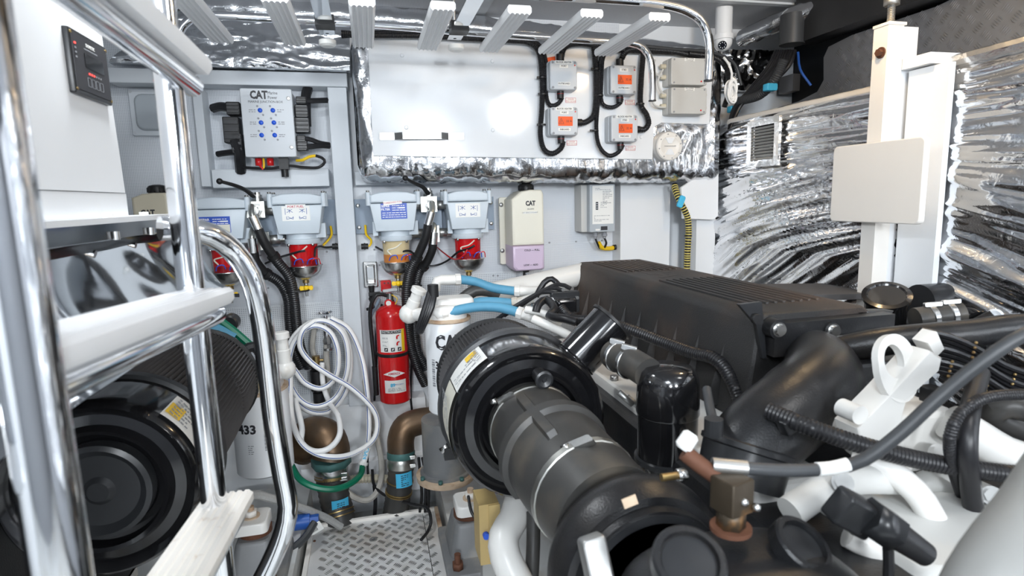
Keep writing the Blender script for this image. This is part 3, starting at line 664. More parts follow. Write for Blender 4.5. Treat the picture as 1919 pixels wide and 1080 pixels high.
# ---- marine junction box
def junction():
    Y = 2.50; a = P(449, 165, Y=Y); c = P(556, 294, Y=Y); ce = (a+c)/2; w = .247-.01; w = P(549, 230, Y=Y).x-P(452, 230, Y=Y).x; h = a.z-c.z
    fr = F(V((ce.x, 2.66, ce.z))); t = thing('marine_junction_box', 'light grey engine junction box with six blue buttons', 'junction box', (ce.x, 2.66, c.z))
    MB().rbox(fr, w*.97, h*.97, .14, .006, .002).build('body', 'boxgrey', t); MB().rbox(fr.sub(0, 0, .142), w, h, .018, .006, .003).build('lid', 'boxgrey', t); T = fr.sub(0, 0, .1605)
    def g(x, y): p = P(x, y, Y=T.o.y); return T.sub(p.x-T.o.x, p.z-T.o.z)
    text('CAT', .028, g(485, 178.5), 'ink', t, sx=.78, bold=.0018); m = MB(); k = g(488, 185); m.prism([(-.009, -.004), (.009, -.004), (0, .006)], k.sub(0, 0, .0003), .0003); m.build('triangle', 'boxgrey', t)
    text('Marine', .0115, g(511, 174.5), 'ink', t, sx=.78); text('Power', .0115, g(511, 183), 'ink', t, sx=.78); text('MARINE JUNCTION BOX', .0085, g(498, 191), 'ink', t, sx=.92)
    for r_, (yl, xa, xb) in enumerate(((207, 488, 512), (230, 490, 514), (253.5, 491, 515.5))):
        for cx in (xa, xb):
            k = g(cx, yl); bt = MB().lathe(k.o, WN, [(0, .0085), (.004, .0085), (.006, .006), (.0065, 0)], 18).build('button', 'bluedot', t)
            for dx, dy in ((-5.5, -8), (5.5, 8.5)):
                k2 = g(cx+dx, yl+dy); MB().lathe(k2.o, WN, [(0, .004), (.0015, .004), (.001, .002)], 10).build('screw', 'inkgrey', t)
        for cx, s_ in ((xa-15, 0), (xb+14, 1)):
            lab = (('PORT', 'ACTIVATION'), ('STBD', 'FUNCTION'), ('PRIMARY', 'ECM'), ('SECONDARY', 'ECM'), ('PORT', 'EGR'), ('STBD', 'EGR'))[r_*2+s_]
            for i in range(2): lines(g(cx, yl+i*3.6-1), .024, .004, 1, 'inkgrey', t, r_*7+s_+i, th=.8)
    for x, y in ((541, 184.5), (547, 276)):
        k = g(x, y); MB().lathe(k.o, WN, [(0, .0075), (.003, .0075), (.0035, .0055), (.002, .005), (.002, 0)], 16).build('lock', 'dullsteel', t)
    b0 = fr.at(0, -h/2, .07)
    for x in (483, 505): q = V((P(x, 296, Y=2.54).x, 2.56, c.z)); MB().cyl(q, q-WZ*.03, .0135, n=8).build('red_cap', 'red', t)
    q = V((P(531, 296, Y=2.54).x, 2.56, c.z)); MB().box(q+V((-.018, -.02, -.045)), q+V((.018, .02, 0))).build('plug', 'black', t); MB().cyl(q-WZ*.045, q-WZ*.075, .014).build('plug_end', 'black', t)
    for (x, y, wd, hd) in ((440, 205, .05, .05), (437, 245, .06, .1), (447, 270, .04, .08)):
        p = P(x, y, Y=2.58); m = MB(); m.rbox(F(p+V((0, .03, 0))), wd, hd, .06, .005, .003); cn = m.build('connector', 'black', t)
        for k in range(3): MB().obox(F(p+V((0, -.03, (k-1)*hd*.28))), wd*.86, hd*.13, .006).build('rib', 'blacksatin', cn)
    for (x, y, wd, hd) in ((566, 190, .04, .03), (567, 210, .05, .05), (567, 236, .06, .06), (566, 262, .035, .03), (567, 274, .045, .04)):
        p = P(x, y, Y=2.58); m = MB(); m.rbox(F(p+V((0, .03, 0))), wd, hd, .06, .005, .003); cn = m.build('connector', 'blacksatin', t)
        for k in range(3): MB().obox(F(p+V((0, -.03, (k-1)*hd*.28))), wd*.86, hd*.13, .006).build('rib', 'black', cn)
    return t
junction()
def wire(pts, r, m, name, label, cat='cable', group=None, Y=2.6, corr=None, n=8):
    b = MB(); b.tube([P(q[0], q[1], Y=(q[2] if len(q) > 2 else Y)) for q in pts], r, n, corr=corr, step=.01); return b.solo(name, m, label, cat, group)
GJ = 'cables of the marine junction box'
wire([(400, 203, 2.63), (415, 200, 2.6), (438, 204, 2.57)], .018, 'corr', 'braided_cable', 'thick black braided cable entering junction box at upper left', group=GJ, corr=(.006, .001))
wire([(408, 289, 2.6), (428, 286, 2.58), (446, 285, 2.57)], .012, 'corr', 'sleeved_cable', 'black cable with white end sleeve at lower left of junction box', group=GJ)
wire([(452, 322, 2.6), (450, 300, 2.57), (449, 285, 2.56), (440, 262, 2.56)], .021, 'corr', 'thick_cable', 'thick black cable going down beside the junction box', group=GJ, corr=(.007, .001))
wire([(578, 166, 2.62), (574, 180, 2.6), (574, 205, 2.58), (575, 236, 2.57)], .02, 'corr', 'thick_cable', 'thick black cable dropping right of the junction box', group=GJ)
wire([(560, 189, 2.58), (585, 189, 2.58), (615, 188, 2.6)], .011, 'corr', 'black_cable', 'straight black cable from junction box to grey post, upper', group=GJ)
wire([(560, 262, 2.57), (580, 261, 2.57), (600, 268, 2.58), (618, 271, 2.6)], .0095, 'corr', 'black_cable', 'curved black cable from junction box to grey post, middle', group=GJ)
wire([(560, 277, 2.57), (580, 275, 2.57), (600, 273, 2.58), (618, 274, 2.6)], .011, 'corr', 'black_cable', 'black cable with white band, lowest of those reaching the post', group=GJ)
wire([(452, 313, 2.58), (470, 315, 2.56), (510, 316, 2.55), (540, 311, 2.55), (570, 314, 2.56), (597, 314, 2.57), (609, 304, 2.57), (604, 296, 2.57), (592, 292, 2.57)], .006, 'corr', 'loop_cable', 'thin black cable looping below the junction box', group=GJ)
wire([(592, 292, 2.57), (580, 294, 2.57), (568, 300, 2.57), (556, 301, 2.58)], .006, 'yellow', 'earth_cable', 'yellow and green earth wire end below the junction box', group=GJ)
wire([(483, 306, 2.555), (488, 311, 2.55), (494, 318, 2.55)], .004, 'red', 'red_wire', 'short red wire under the left red cap', group=GJ)
wire([(494, 297, 2.555), (495, 305, 2.55), (495, 316, 2.55)], .004, 'yellow', 'yellow_wire', 'short yellow wire between the red caps', group=GJ)
# ---- flush hatch at upper left
def hatch():
    a = P(238, 166, Y=2.66); c = P(352, 254, Y=2.66); ce = (a+c)/2; w = c.x-a.x; h = a.z-c.z; fr = F(V((ce.x, 2.69, ce.z)))
    t = thing('wall_hatch', 'square light grey flush hatch left of the junction box frame', 'hatch', (ce.x, 2.69, c.z))
    MB().rbox(fr, w, h, .025, .004, .003).build('frame', 'beam', t); k = fr.sub(-.01, 0, .0255)
    MB().rbox(k, w*.72, h*.80, .012, .03, .006, scale=.94).build('lid', 'glassgrey', t)
    for sx in (-1, 1):
        for sy in (-1, 1): q = fr.at(sx*w*.46, sy*h*.44, .025); MB().cyl(q, q+WN*.002, .006, n=10).build('screw', 'boxgrey', t)
hatch()
# ---- fuel filters
def fuelfilter(cx, ytop, kind, label, wide=0, Y=2.47, side=0, earth=0):
    s = 1.0; p0 = P(cx, ytop, Y=Y); X, Zt = p0.x, p0.z; w = PX(86+wide, Y); h = PX(70, Y); t = thing('fuel_filter', label, 'fuel filter', (X, Y+.08, Zt-.38), 'fuel filters on the back wall')
    FB = F((X, Y+.15, Zt))
    pol = [(-w*.5, -h*.27), (-w*.40, -h), (w*.40, -h), (w*.5, -h*.27)]
    MB().prism(pol, FB, .15, .006).build('head', 'filterblue', t)
    lid = [(-w*.49, -h*.27), (w*.49, -h*.27), (w*.49, -h*.07), (w*.30, 0), (0, h*.02), (-w*.30, 0), (-w*.49, -h*.07)]
    MB().prism(lid, FB.sub(0, .002, -.002), .156, .008).build('lid', 'filterblue', t)
    for sx in (-1, 1):
        for y_ in (.14, .03):
            q = FB.at(sx*w*.52, -h*.32, y_); bl = MB().cyl(q, q+WZ*h*.34, .0105, n=12).build('lid_bolt', 'filterblue', t); MB().hexn(q+WZ*h*.34, q+WZ*(h*.34+.007), .008).build('bolt_head', 'dullsteel', bl)
        MB().box((X+sx*w*.38-.015, Y+.05, Zt-h*1.12), (X+sx*w*.38+.015+sx*.01, Y+.12, Zt-h*.75)).build('lug', 'filterblue', t)
    # mounting bracket on the wall
    MB().obox(F((X+side*.01, 2.69, Zt-h*.62)), w*1.55, h*.95, .03).build('bracket', 'bracketblue', t)
    for sx in (-1, 1):
        for dz in (.32, .92): q = V((X+side*.01+sx*w*.70, 2.66, Zt-h*dz)); MB().lathe(q, WN, [(0, .009), (.004, .009), (.006, .006), (.006, 0)], 12).build('bracket_bolt', 'steel', t)
    # bowl
    zc = Zt-h; yc = Y+.075
    MB().lathe((X+.004, yc, zc-.042), WZ, [(0, .066), (.004, .069), (.020, .069), (.022, .062), (.042, .062)], 32).build('collar', 'filterblue', t)
    for k in range(4): a = PI/4+k*PI/2; q = V((X+.064*math.cos(a), yc+.064*math.sin(a), zc-.05)); MB().cyl(q, q+WZ*.012, .006, n=8).build('collar_screw', 'steel', t)
    zb = zc-.135
    if kind == 'red':
        MB().cyl((X+.004, yc, zb), (X+.004, yc, zc-.042), .054, .057, 32).build('bowl', 'redbowl', t, 'transparent red fuel bowl'); MB().cyl((X+.004, yc, zb), (X+.004, yc, zb+.040), .0545, .055, 32).build('sediment_ring', 'reddark', t)
    else:
        MB().cyl((X+.004, yc, zb+.036), (X+.004, yc, zc-.042), .055, .057, 32).build('bowl', 'amberpale', t, 'transparent pale upper bowl'); MB().cyl((X+.004, yc, zb), (X+.004, yc, zb+.036), .0545, .0552, 32).build('fuel', 'amber', t, 'amber fuel in the bowl')
    MB().lathe((X+.004, yc, zb+.002), -WZ, [(-.002, .072), (0, .073), (.002, .069), (.022, .064), (.042, .050), (.056, .028), (.060, .012), (.060, 0)], 32).build('cup', 'steel', t, 'polished steel cup')
    q = V((X+.004, yc, zb-.058)); MB().cyl(q, q-WZ*.012, .013).build('neck', 'brass', t); MB().hexn(q-WZ*.012, q-WZ*.026, .010).build('valve_body', 'dullsteel', t)
    vq = q-WZ*.034; wg = MB(); wg.ball(vq+WN*.004, .012, 12); 
    for sx in (-1, 1): wg.prism([(sx*.006, -.008), (sx*.024, -.010), (sx*.028, 0), (sx*.024, .010), (sx*.006, .008)][::sx], F(vq+V((0, .002, 0))), .008, .002)
    wg.build('drain_wing', 'yellow', t, 'yellow wing drain tap'); MB().cyl(q-WZ*.026, q-WZ*.068, .0055).build('drain_spout', 'dullsteel', t)
    # probe wires and inner tubes
    for k, (a0, mm) in enumerate(((-.03, 'bluedot'), (.02, 'bluedot'), (.035, 'red'))):
        MB().tube([(X+a0, yc-.053, zb+.012), (X+a0+.008, yc-.064, zb+.03), (X+a0+.03, yc-.06, zb+.034), (X+a0+.036, yc-.05, zb+.01)], .0022, 6, step=.006).build('probe_wire', mm, t)
    MB().tube([(X-.02, yc-.050, zb+.035), (X-.034, yc-.047, zb+.055), (X+.0, yc-.056, zb+.066), (X+.025, yc-.053, zb+.085)], .003, 6, step=.006).build('inner_tube', 'labelold', t)
    return t, FB.sub(0, 0, .1508), w, h
def bluelabel(t, fr, w, h, dx=0):
    MB().obox(fr.sub(dx, 0), w, h, .0006).build('maker_label', 'bluelabel', t)
    k = fr.sub(dx-w*.32, h*.22, .0008); text('SEPAR', .0085, k.sub(0, .006), 'label', t, bold=.0003); text('FILTER', .0085, k.sub(0, -.007), 'label', t, bold=.0003)
    lines(fr.sub(dx+w*.18, h*.2, .0007), w*.5, h*.42, 3, 'label', t, 4, th=.3); lines(fr.sub(dx, -h*.24, .0007), w*.9, h*.4, 3, 'label', t, 6, th=.3)
    MB().obox(fr.sub(dx+w*.3, h*.2, .0009), w*.25, h*.08, .0004).build('plate_field', 'label', t)
def arrows(t, fr, dx, dz, top):
    k = fr.sub(dx, dz); MB().obox(k, .105, .058, .0006).build('instruction_label', 'label', t); m = MB()
    for sx in (-1, 1):
        for (x0, z0, x1, z1) in ((.012, .018, .034, .004), (.012, .004, .034, .018), (.040, .020, .040, -.004), (.024, .020, .024, .002), (.010, -.016, .034, -.022), (.014, -.022, .032, -.012), (.036, -.011, .036, -.023), (.012, -.011, .012, -.023)):
            a = k.at(sx*x0, z0, .0008); b = k.at(sx*x1, z1, .0008); d = (b-a); m.obox(F((a+b)/2, d, d.cross(WN)*-1), d.length, .0017, .0003)
    m.build('pictogram', 'navy', t)
    if top: MB().obox(F(fr.at(dx+.0, dz+.026, .0014)), .075, .0185, .0006).build('name_sticker', 'label', t); text(top, .0085, fr.sub(dx, dz+.026, .0022), 'inkred', t, bold=.0002)
t, f, w, h = fuelfilter(405, 372, 'red', 'leftmost pale blue fuel filter, half hidden by chrome handrail', wide=6, side=-1)
bluelabel(t, f.sub(0, -.10), .11, .062, -.012); MB().obox(f.sub(.006, -.115, .001), .07, .03, .0006).build('sticker', 'labelold', t); text('bar', .009, f.sub(-.012, -.124, .0018), 'brass', t)
t, f, w, h = fuelfilter(555, 364, 'red', 'pale blue fuel filter with red bowl and PORT FUEL sticker', side=1)
arrows(t, f, -.005, -.075, 'PORT FUEL')
t, f, w, h = fuelfilter(737, 361, 'amber', 'pale blue fuel filter with amber bowl and blue maker label', side=-1)
bluelabel(t, f.sub(0, -.075), .105, .064); k = F(f.at(-.004, -.040, .002), (1, 0, .09), (-.09, 0, 1)); MB().obox(k, .075, .018, .0006).build('name_sticker', 'label', t); text('STARBOARD FUEL', .0066, k.sub(0, 0, .0008), 'inkred', t)
t, f, w, h = fuelfilter(877, 359, 'red', 'rightmost pale blue fuel filter with red bowl, arrow label only', wide=-6, side=1)
arrows(t, f, -.002, -.078, None)
# ---- selector valves between the filters
def valve(cx, cy, label, lever):
    Y = 2.50; c = P(cx, cy, Y=Y); t = thing('selector_valve', label, 'valve', c-WZ*.14, 'fuel selector valves')
    MB().box(c+V((-.037, 0, -.032)), c+V((.03, .09, .032))).build('block', 'zinc', t); MB().box(c+V((-.022, .01, -.16)), c+V((.036, .09, -.09))).build('block', 'zinc', t)
    MB().box(c+V((-.06, .10, -.15)), c+V((.06, .13, .03))).build('back_plate', 'bracketblue', t)
    for dz in (-.004, -.122):
        for sx in (-1, 1):
            q = c+V((sx*.03, .05, dz)); MB().hexn(q, q+WU*sx*.042, .021).build('union_nut', 'dullsteel', t); MB().cyl(q, q+WU*sx*.06, .014).build('union', 'zinc', t)
    q = c+V((0, .045, .032)); MB().lathe(q, WZ, [(0, .022), (.012, .022), (.012, .018), (.026, .018), (.026, .012), (.036, .012)], 20).build('stem', 'steel', t)
    lv = MB(); pts = [P(x, y, Y=Yy) for x, y, Yy in lever]; lv.tube(pts, lambda u: .006+.004*u, 8); le = lv.build('lever', 'black', t); MB().ball(pts[0], .0115, 14).build('knob', 'black', le)
    MB().obox(F(c+V((.0, -.0005, .018))), .03, .009, .0006).build('sticker', 'label', t)
    q = c+V((0, 0, -.004)); MB().lathe(q, WN, [(0, .022), (.02, .022), (.022, .016), (.04, .016)], 6).build('port_nut', 'steel', t)
    return c
def fuelhose(metal, rub, label, r=.021):
    pts = [P(*q[:2], Y=q[2]) for q in metal]; t = thing('fuel_hose', label, 'hose', P(*rub[-1][:2], Y=rub[-1][2]), 'black fuel hoses under the selector valves')
    MB().tube(pts, .0125, 12, step=.01).build('pipe_elbow', 'zinc', t); a = pts[-1]; rp = [P(*q[:2], Y=q[2]) for q in rub]
    d = (rp[0]-a).normalized(); MB().cyl(a-d*.01, rp[0]+d*.005, .0185, .0175).build('ferrule', 'steel', t)
    rp2 = spline(rp, .01); k = max(3, len(rp2)//5)
    MB().tube(rp2[:k+2], r*.86, 12, smooth=False).build('hose', 'black', t); MB().tube(rp2[k:], r, 12, smooth=False, corr=(.009, .002)).build('corrugated_sleeve', 'corr', t)
    MB().cyl(rp2[k]-(rp2[k+1]-rp2[k])*1.2, rp2[k]+(rp2[k+1]-rp2[k])*.4, r+.003).build('cuff', 'black', t)
c = valve(481, 393, 'steel selector valve with long black lever, left pair of filters', ((412, 340, 2.38), (435, 346, 2.40), (458, 355, 2.45), (475, 367, 2.53)))
fuelhose(((472, 387, 2.47), (472, 398, 2.44), (476, 410, 2.43)), ((484, 428, 2.43), (496, 455, 2.44), (520, 490, 2.47), (543, 520, 2.5), (552, 560, 2.52), (556, 600, 2.54), (563, 650, 2.56), (580, 690, 2.57)), 'front black fuel hose below the left selector valve')
fuelhose(((475, 430, 2.52), (473, 440, 2.47), (474, 452, 2.46)), ((476, 472, 2.46), (480, 490, 2.47), (498, 512, 2.5), (525, 530, 2.53), (540, 560, 2.55), (543, 600, 2.56), (549, 650, 2.57), (566, 690, 2.58)), 'rear black fuel hose below the left selector valve')
c = valve(806, 383, 'steel selector valve with short black lever, right pair of filters', ((760, 334, 2.38), (778, 344, 2.42), (793, 351, 2.46), (803, 363, 2.53)))
fuelhose(((810, 380, 2.46), (811, 392, 2.44), (808, 402, 2.43)), ((803, 420, 2.43), (798, 445, 2.44), (783, 480, 2.47), (768, 510, 2.5), (762, 545, 2.52), (763, 590, 2.54), (768, 640, 2.56), (783, 690, 2.57), (798, 722, 2.58)), 'front black fuel hose below the right selector valve')
fuelhose(((806, 420, 2.52), (814, 424, 2.47), (813, 440, 2.46)), ((812, 456, 2.46), (810, 470, 2.47), (800, 492, 2.5), (784, 515, 2.53), (778, 560, 2.55), (778, 620, 2.57), (784, 660, 2.58), (800, 692, 2.58)), 'rear black fuel hose below the right selector valve')
for k, (x, y) in enumerate(((556, 546), (770, 537))):
    q = P(x, y, Y=2.515); o = MB(); o.tube([q+V((.048*math.cos(a*PI/8), .03+.028*math.sin(a*PI/8)-.02, 0)) for a in range(16)], .0035, 6, closed=True, smooth=False); o.solo('cable_tie', 'black', ('black cable tie binding the left fuel hoses', 'black cable tie binding the right fuel hoses')[k], 'cable tie')
# sensor leads between the filters
wire([(705, 463, 2.68), (718, 470, 2.62), (735, 477, 2.52), (765, 470, 2.5), (780, 480, 2.55), (800, 497, 2.58), (820, 497, 2.58), (840, 488, 2.55), (860, 472, 2.5), (880, 466, 2.45), (890, 460, 2.44)], .0045, 'corr', 'sensor_lead', 'black sensor lead between the amber and red filter bowls')
wire([(820, 464, 2.68), (832, 474, 2.6), (848, 485, 2.52), (860, 485, 2.46), (872, 476, 2.43), (876, 468, 2.43)], .0032, 'red', 'sensor_lead', 'red sensor wire at the rightmost filter bowl')
wire([(498, 494, 2.66), (520, 484, 2.6), (540, 478, 2.5), (560, 472, 2.43), (572, 470, 2.43)], .0045, 'corr', 'sensor_lead', 'black sensor lead behind the left fuel hoses')
wire([(632, 462, 2.63), (612, 464, 2.6), (600, 462, 2.55), (592, 466, 2.5), (590, 480, 2.46)], .0045, 'corr', 'sensor_lead', 'black sensor lead from the grey post to the PORT FUEL filter')
wire([(620, 424, 2.65), (622, 440, 2.64), (614, 452, 2.63), (606, 460, 2.62)], .005, 'yellow', 'earth_wire', 'yellow and green earth wire right of the PORT FUEL filter')
wire([(685, 422, 2.65), (687, 440, 2.64), (696, 450, 2.63), (694, 460, 2.62), (684, 464, 2.62)], .005, 'yellow', 'earth_wire', 'yellow and green earth wire left of the amber filter')
for x, y, l in ((684, 462, 'black cable gland in the grey post beside the amber filter'), (630, 462, 'black cable gland in the grey post beside the PORT FUEL filter')):
    q = P(x, y, Y=2.62); sx = 1 if x < 660 else -1; m = MB(); m.cyl(q-WU*.015, q+WU*.015, .0125); m.lathe(q+WU*(-.003), WU, [(0, .0145), (.006, .0145)], 8); m.solo('cable_gland', 'black', l, 'gland')
# ---- coolant bottles
def bottle(x0, x1, yt, yb, label, Y=2.5, full=True):
    a = P(x0, yt, Y=Y); c = P(x1, yb, Y=Y); w = c.x-a.x; h = a.z-c.z; X = (a.x+c.x)/2; Z0 = c.z; t = thing('coolant_tank', label, 'tank', (X, Y+.07, Z0), 'coolant tanks on the back wall')
    fr = F((X, Y+.14, Z0)); s = .3 if full else 0
    out = lambda z0, z1: [(-w/2, z0), (w/2, z0), (w/2, z1), (-w/2, z1)]
    sh = [(-w*.5, h*.05), (-w*.40, 0), (w*.42, 0), (w*.5, h*.02), (w*.5, h*s), (-w*.5, h*s)] if full else None
    if full:
        MB().prism(sh, fr, .14, .012).build('coolant', 'coolant', t, 'pinkish coolant showing through')
    top = [(-w*.5, h*s), (w*.5, h*s), (w*.5, h*.9), (w*.44, h*.945), (w*.1, h*.95), (-w*.2, h*.93), (-w*.5, h*.84)]
    MB().prism(top, fr, .14, .012).build('body', 'tank' if full else 'tankbeige', t)
    q = V((X+w*.08, Y+.07, Z0+h*.94)); cp = MB().lathe(q, WZ, [(0, .030), (.004, .034), (.022, .034), (.030, .028), (.034, .012), (.034, 0)], 24).build('cap', 'black', t)
    for k in range(12): a_ = k*PI/6; qq = q+V((.034*math.cos(a_), .034*math.sin(a_), .004)); MB().cyl(qq, qq+WZ*.018, .0025, n=6).build('grip_rib', 'black', cp)
    T = fr.sub(0, 0, .1408)
    text('CAT', .019 if full else .021, T.sub(w*.08, h*.79) if full else T.sub(-.01, h*.5), 'ink', t, sx=.8, bold=.0014)
    if full:
        text('506-8590', .0055, T.sub(w*.08, h*.725), 'ink', t); MB().obox(T.sub(w*.06, h*.685), .062, .0085, .0006).build('sticker', 'label', t); text('CAT DEAC COOLANT', .005, T.sub(w*.06, h*.685, .0008), 'ink', t)
        text('COLD — FULL', .0075, T.sub(w*.1, h*.243), 'ink', t, bold=.0003); text('LOW — ADD', .0075, T.sub(w*.06, h*.068), 'ink', t, bold=.0003)
        fl_ = MB().rbox(F((X-w*.5, Y+.15, Z0+h*.46)), .05, h*.82, .012, .008, .002).build('mounting_flange', 'tank', t)
        for dz in (.78, .22): qq = V((X-w*.5-.015, Y+.138, Z0+h*dz)); MB().lathe(qq, WN, [(0, .010), (.003, .010), (.006, .006), (.006, 0)], 12).build('washer_bolt', 'dullsteel', t)
        MB().cyl((X-.005, Y+.07, Z0), (X-.005, Y+.07, Z0-.05), .006).build('drain_tube', 'black', t); MB().cyl((X-.012, Y+.06, Z0-.012), (X+.014, Y+.06, Z0-.006), .006).build('drain_elbow', 'black', t)
    else:
        pass
bottle(958, 1022, 348, 506, 'translucent coolant tank with pink coolant in the lower third')
bottle(243, 322, 358, 440, 'beige coolant tank behind the white cabinet shelf', full=False)
# ---- electronic module with clear cover
def module():
    Y = 2.56; a = P(1095, 346, Y=Y); c = P(1155, 434, Y=Y); w = c.x-a.x; h = a.z-c.z; X = (a.x+c.x)/2; fr = F((X, 2.69, (a.z+c.z)/2))
    t = thing('control_module', 'grey wall module with printed faceplate and two cable glands', 'control box', (X, 2.66, c.z))
    MB().rbox(fr, w, h, .09, .006, .002).build('housing', 'boxpale', t); MB().rbox(fr.sub(.012, 0, .091), w*.80, h, .036, .006, .003).build('cover', 'glassgrey', t); T = fr.sub(.014, h*.07, .128)
    MB().obox(T, w*.66, h*.80, .001).build('faceplate', 'label', t); k = T.sub(0, 0, .0012)
    m = MB().obox(k.sub(-w*.19, -.004), .012, .036, .0004); m.build('display_strip', 'ink', t)
    for i in range(3): MB().obox(k.sub(-w*.19, .006-i*.010, .0006), .009, .004, .0004).build('indicator', 'glassgrey', t)
    lines(k.sub(.002, h*.33), w*.5, .012, 2, 'inkgrey', t, 3); lines(k.sub(w*.14, h*.16), w*.3, .06, 8, 'inkgrey', t, 9); lines(k.sub(-.005, -h*.28), w*.5, .03, 5, 'inkgrey', t, 11); lines(k.sub(w*.02, -.0), .03, .03, 4, 'inkgrey', t, 12)
    MB().obox(fr.sub(.02, -h*.42, .127), w*.2, h*.08, .003).build('terminal', 'ink', t); MB().obox(fr.sub(-.012, -h*.45, .128), .022, .008, .001).build('sticker', 'label', t)
    for x in (1116, 1133):
        q = V((P(x, 434, Y=2.6).x, 2.6, c.z)); MB().lathe(q, -WZ, [(0, .011), (.012, .011), (.012, .0135), (.022, .0135), (.026, .008), (.032, .008)], 12).build('gland', 'midgrey', t)
        MB().tube([q-WZ*.03, q+V((.01, 0, -.055)), q+V((.03 if x < 1125 else .008, .02, -.08))], .005, 8, step=.008).build('lead', 'black', t)
    MB().tube([P(1122, 455, Y=2.61), P(1128, 464, Y=2.62), P(1140, 466, Y=2.64), P(1154, 464, Y=2.66)], .011, 10, step=.01).build('cable_sleeve', 'yellow', t)
    MB().tube([P(1150, 464, Y=2.65), P(1160, 463, Y=2.66)], .013, 8, smooth=False).build('sleeve_end', 'black', t)
module()
# ---- stainless socket with plug and cord
def socket():
    a = P(680, 492, Y=2.66); c = P(710, 539, Y=2.66); w = c.x-a.x; h = a.z-c.z; fr = F(V(((a.x+c.x)/2, 2.69, (a.z+c.z)/2))); t = thing('wall_socket', 'stainless wall socket with black plug beside the grey post', 'socket', (fr.o.x, 2.69, c.z))
    MB().rbox(fr, w, h, .02, .005, .005).build('plate', 'steel', t); MB().rbox(fr.sub(0, .004, .0205), w*.66, h*.74, .022, .006, .005, scale=.9).build('cover', 'steel', t); MB().rbox(fr.sub(0, .012, .044), w*.46, h*.42, .002, .004, .001).build('lens', 'boxgrey', t)
    MB().prism([(-w*.22, -.012), (w*.22, -.012), (w*.3, -.028), (-w*.3, -.028)][::-1], fr.sub(0, -.012, .03), .03, .003).build('hinged_flap', 'steel', t)
    q = fr.at(.0, -h*.42, .035); MB().cyl(q, q-WZ*.05, .014, .009, 12).build('plug', 'black', t)
    MB().tube([q-WZ*.045, P(694, 560, Y=2.63), P(700, 576, Y=2.62), P(688, 580, Y=2.63)], .007, 8).build('cord', 'black', t)
socket()
m = MB().rbox(WF(702, 551, 2.64), .05, .018, .012, .003, .002); m.solo('cord_clip', 'black', 'small black clip with white marking below the wall socket', 'clip')
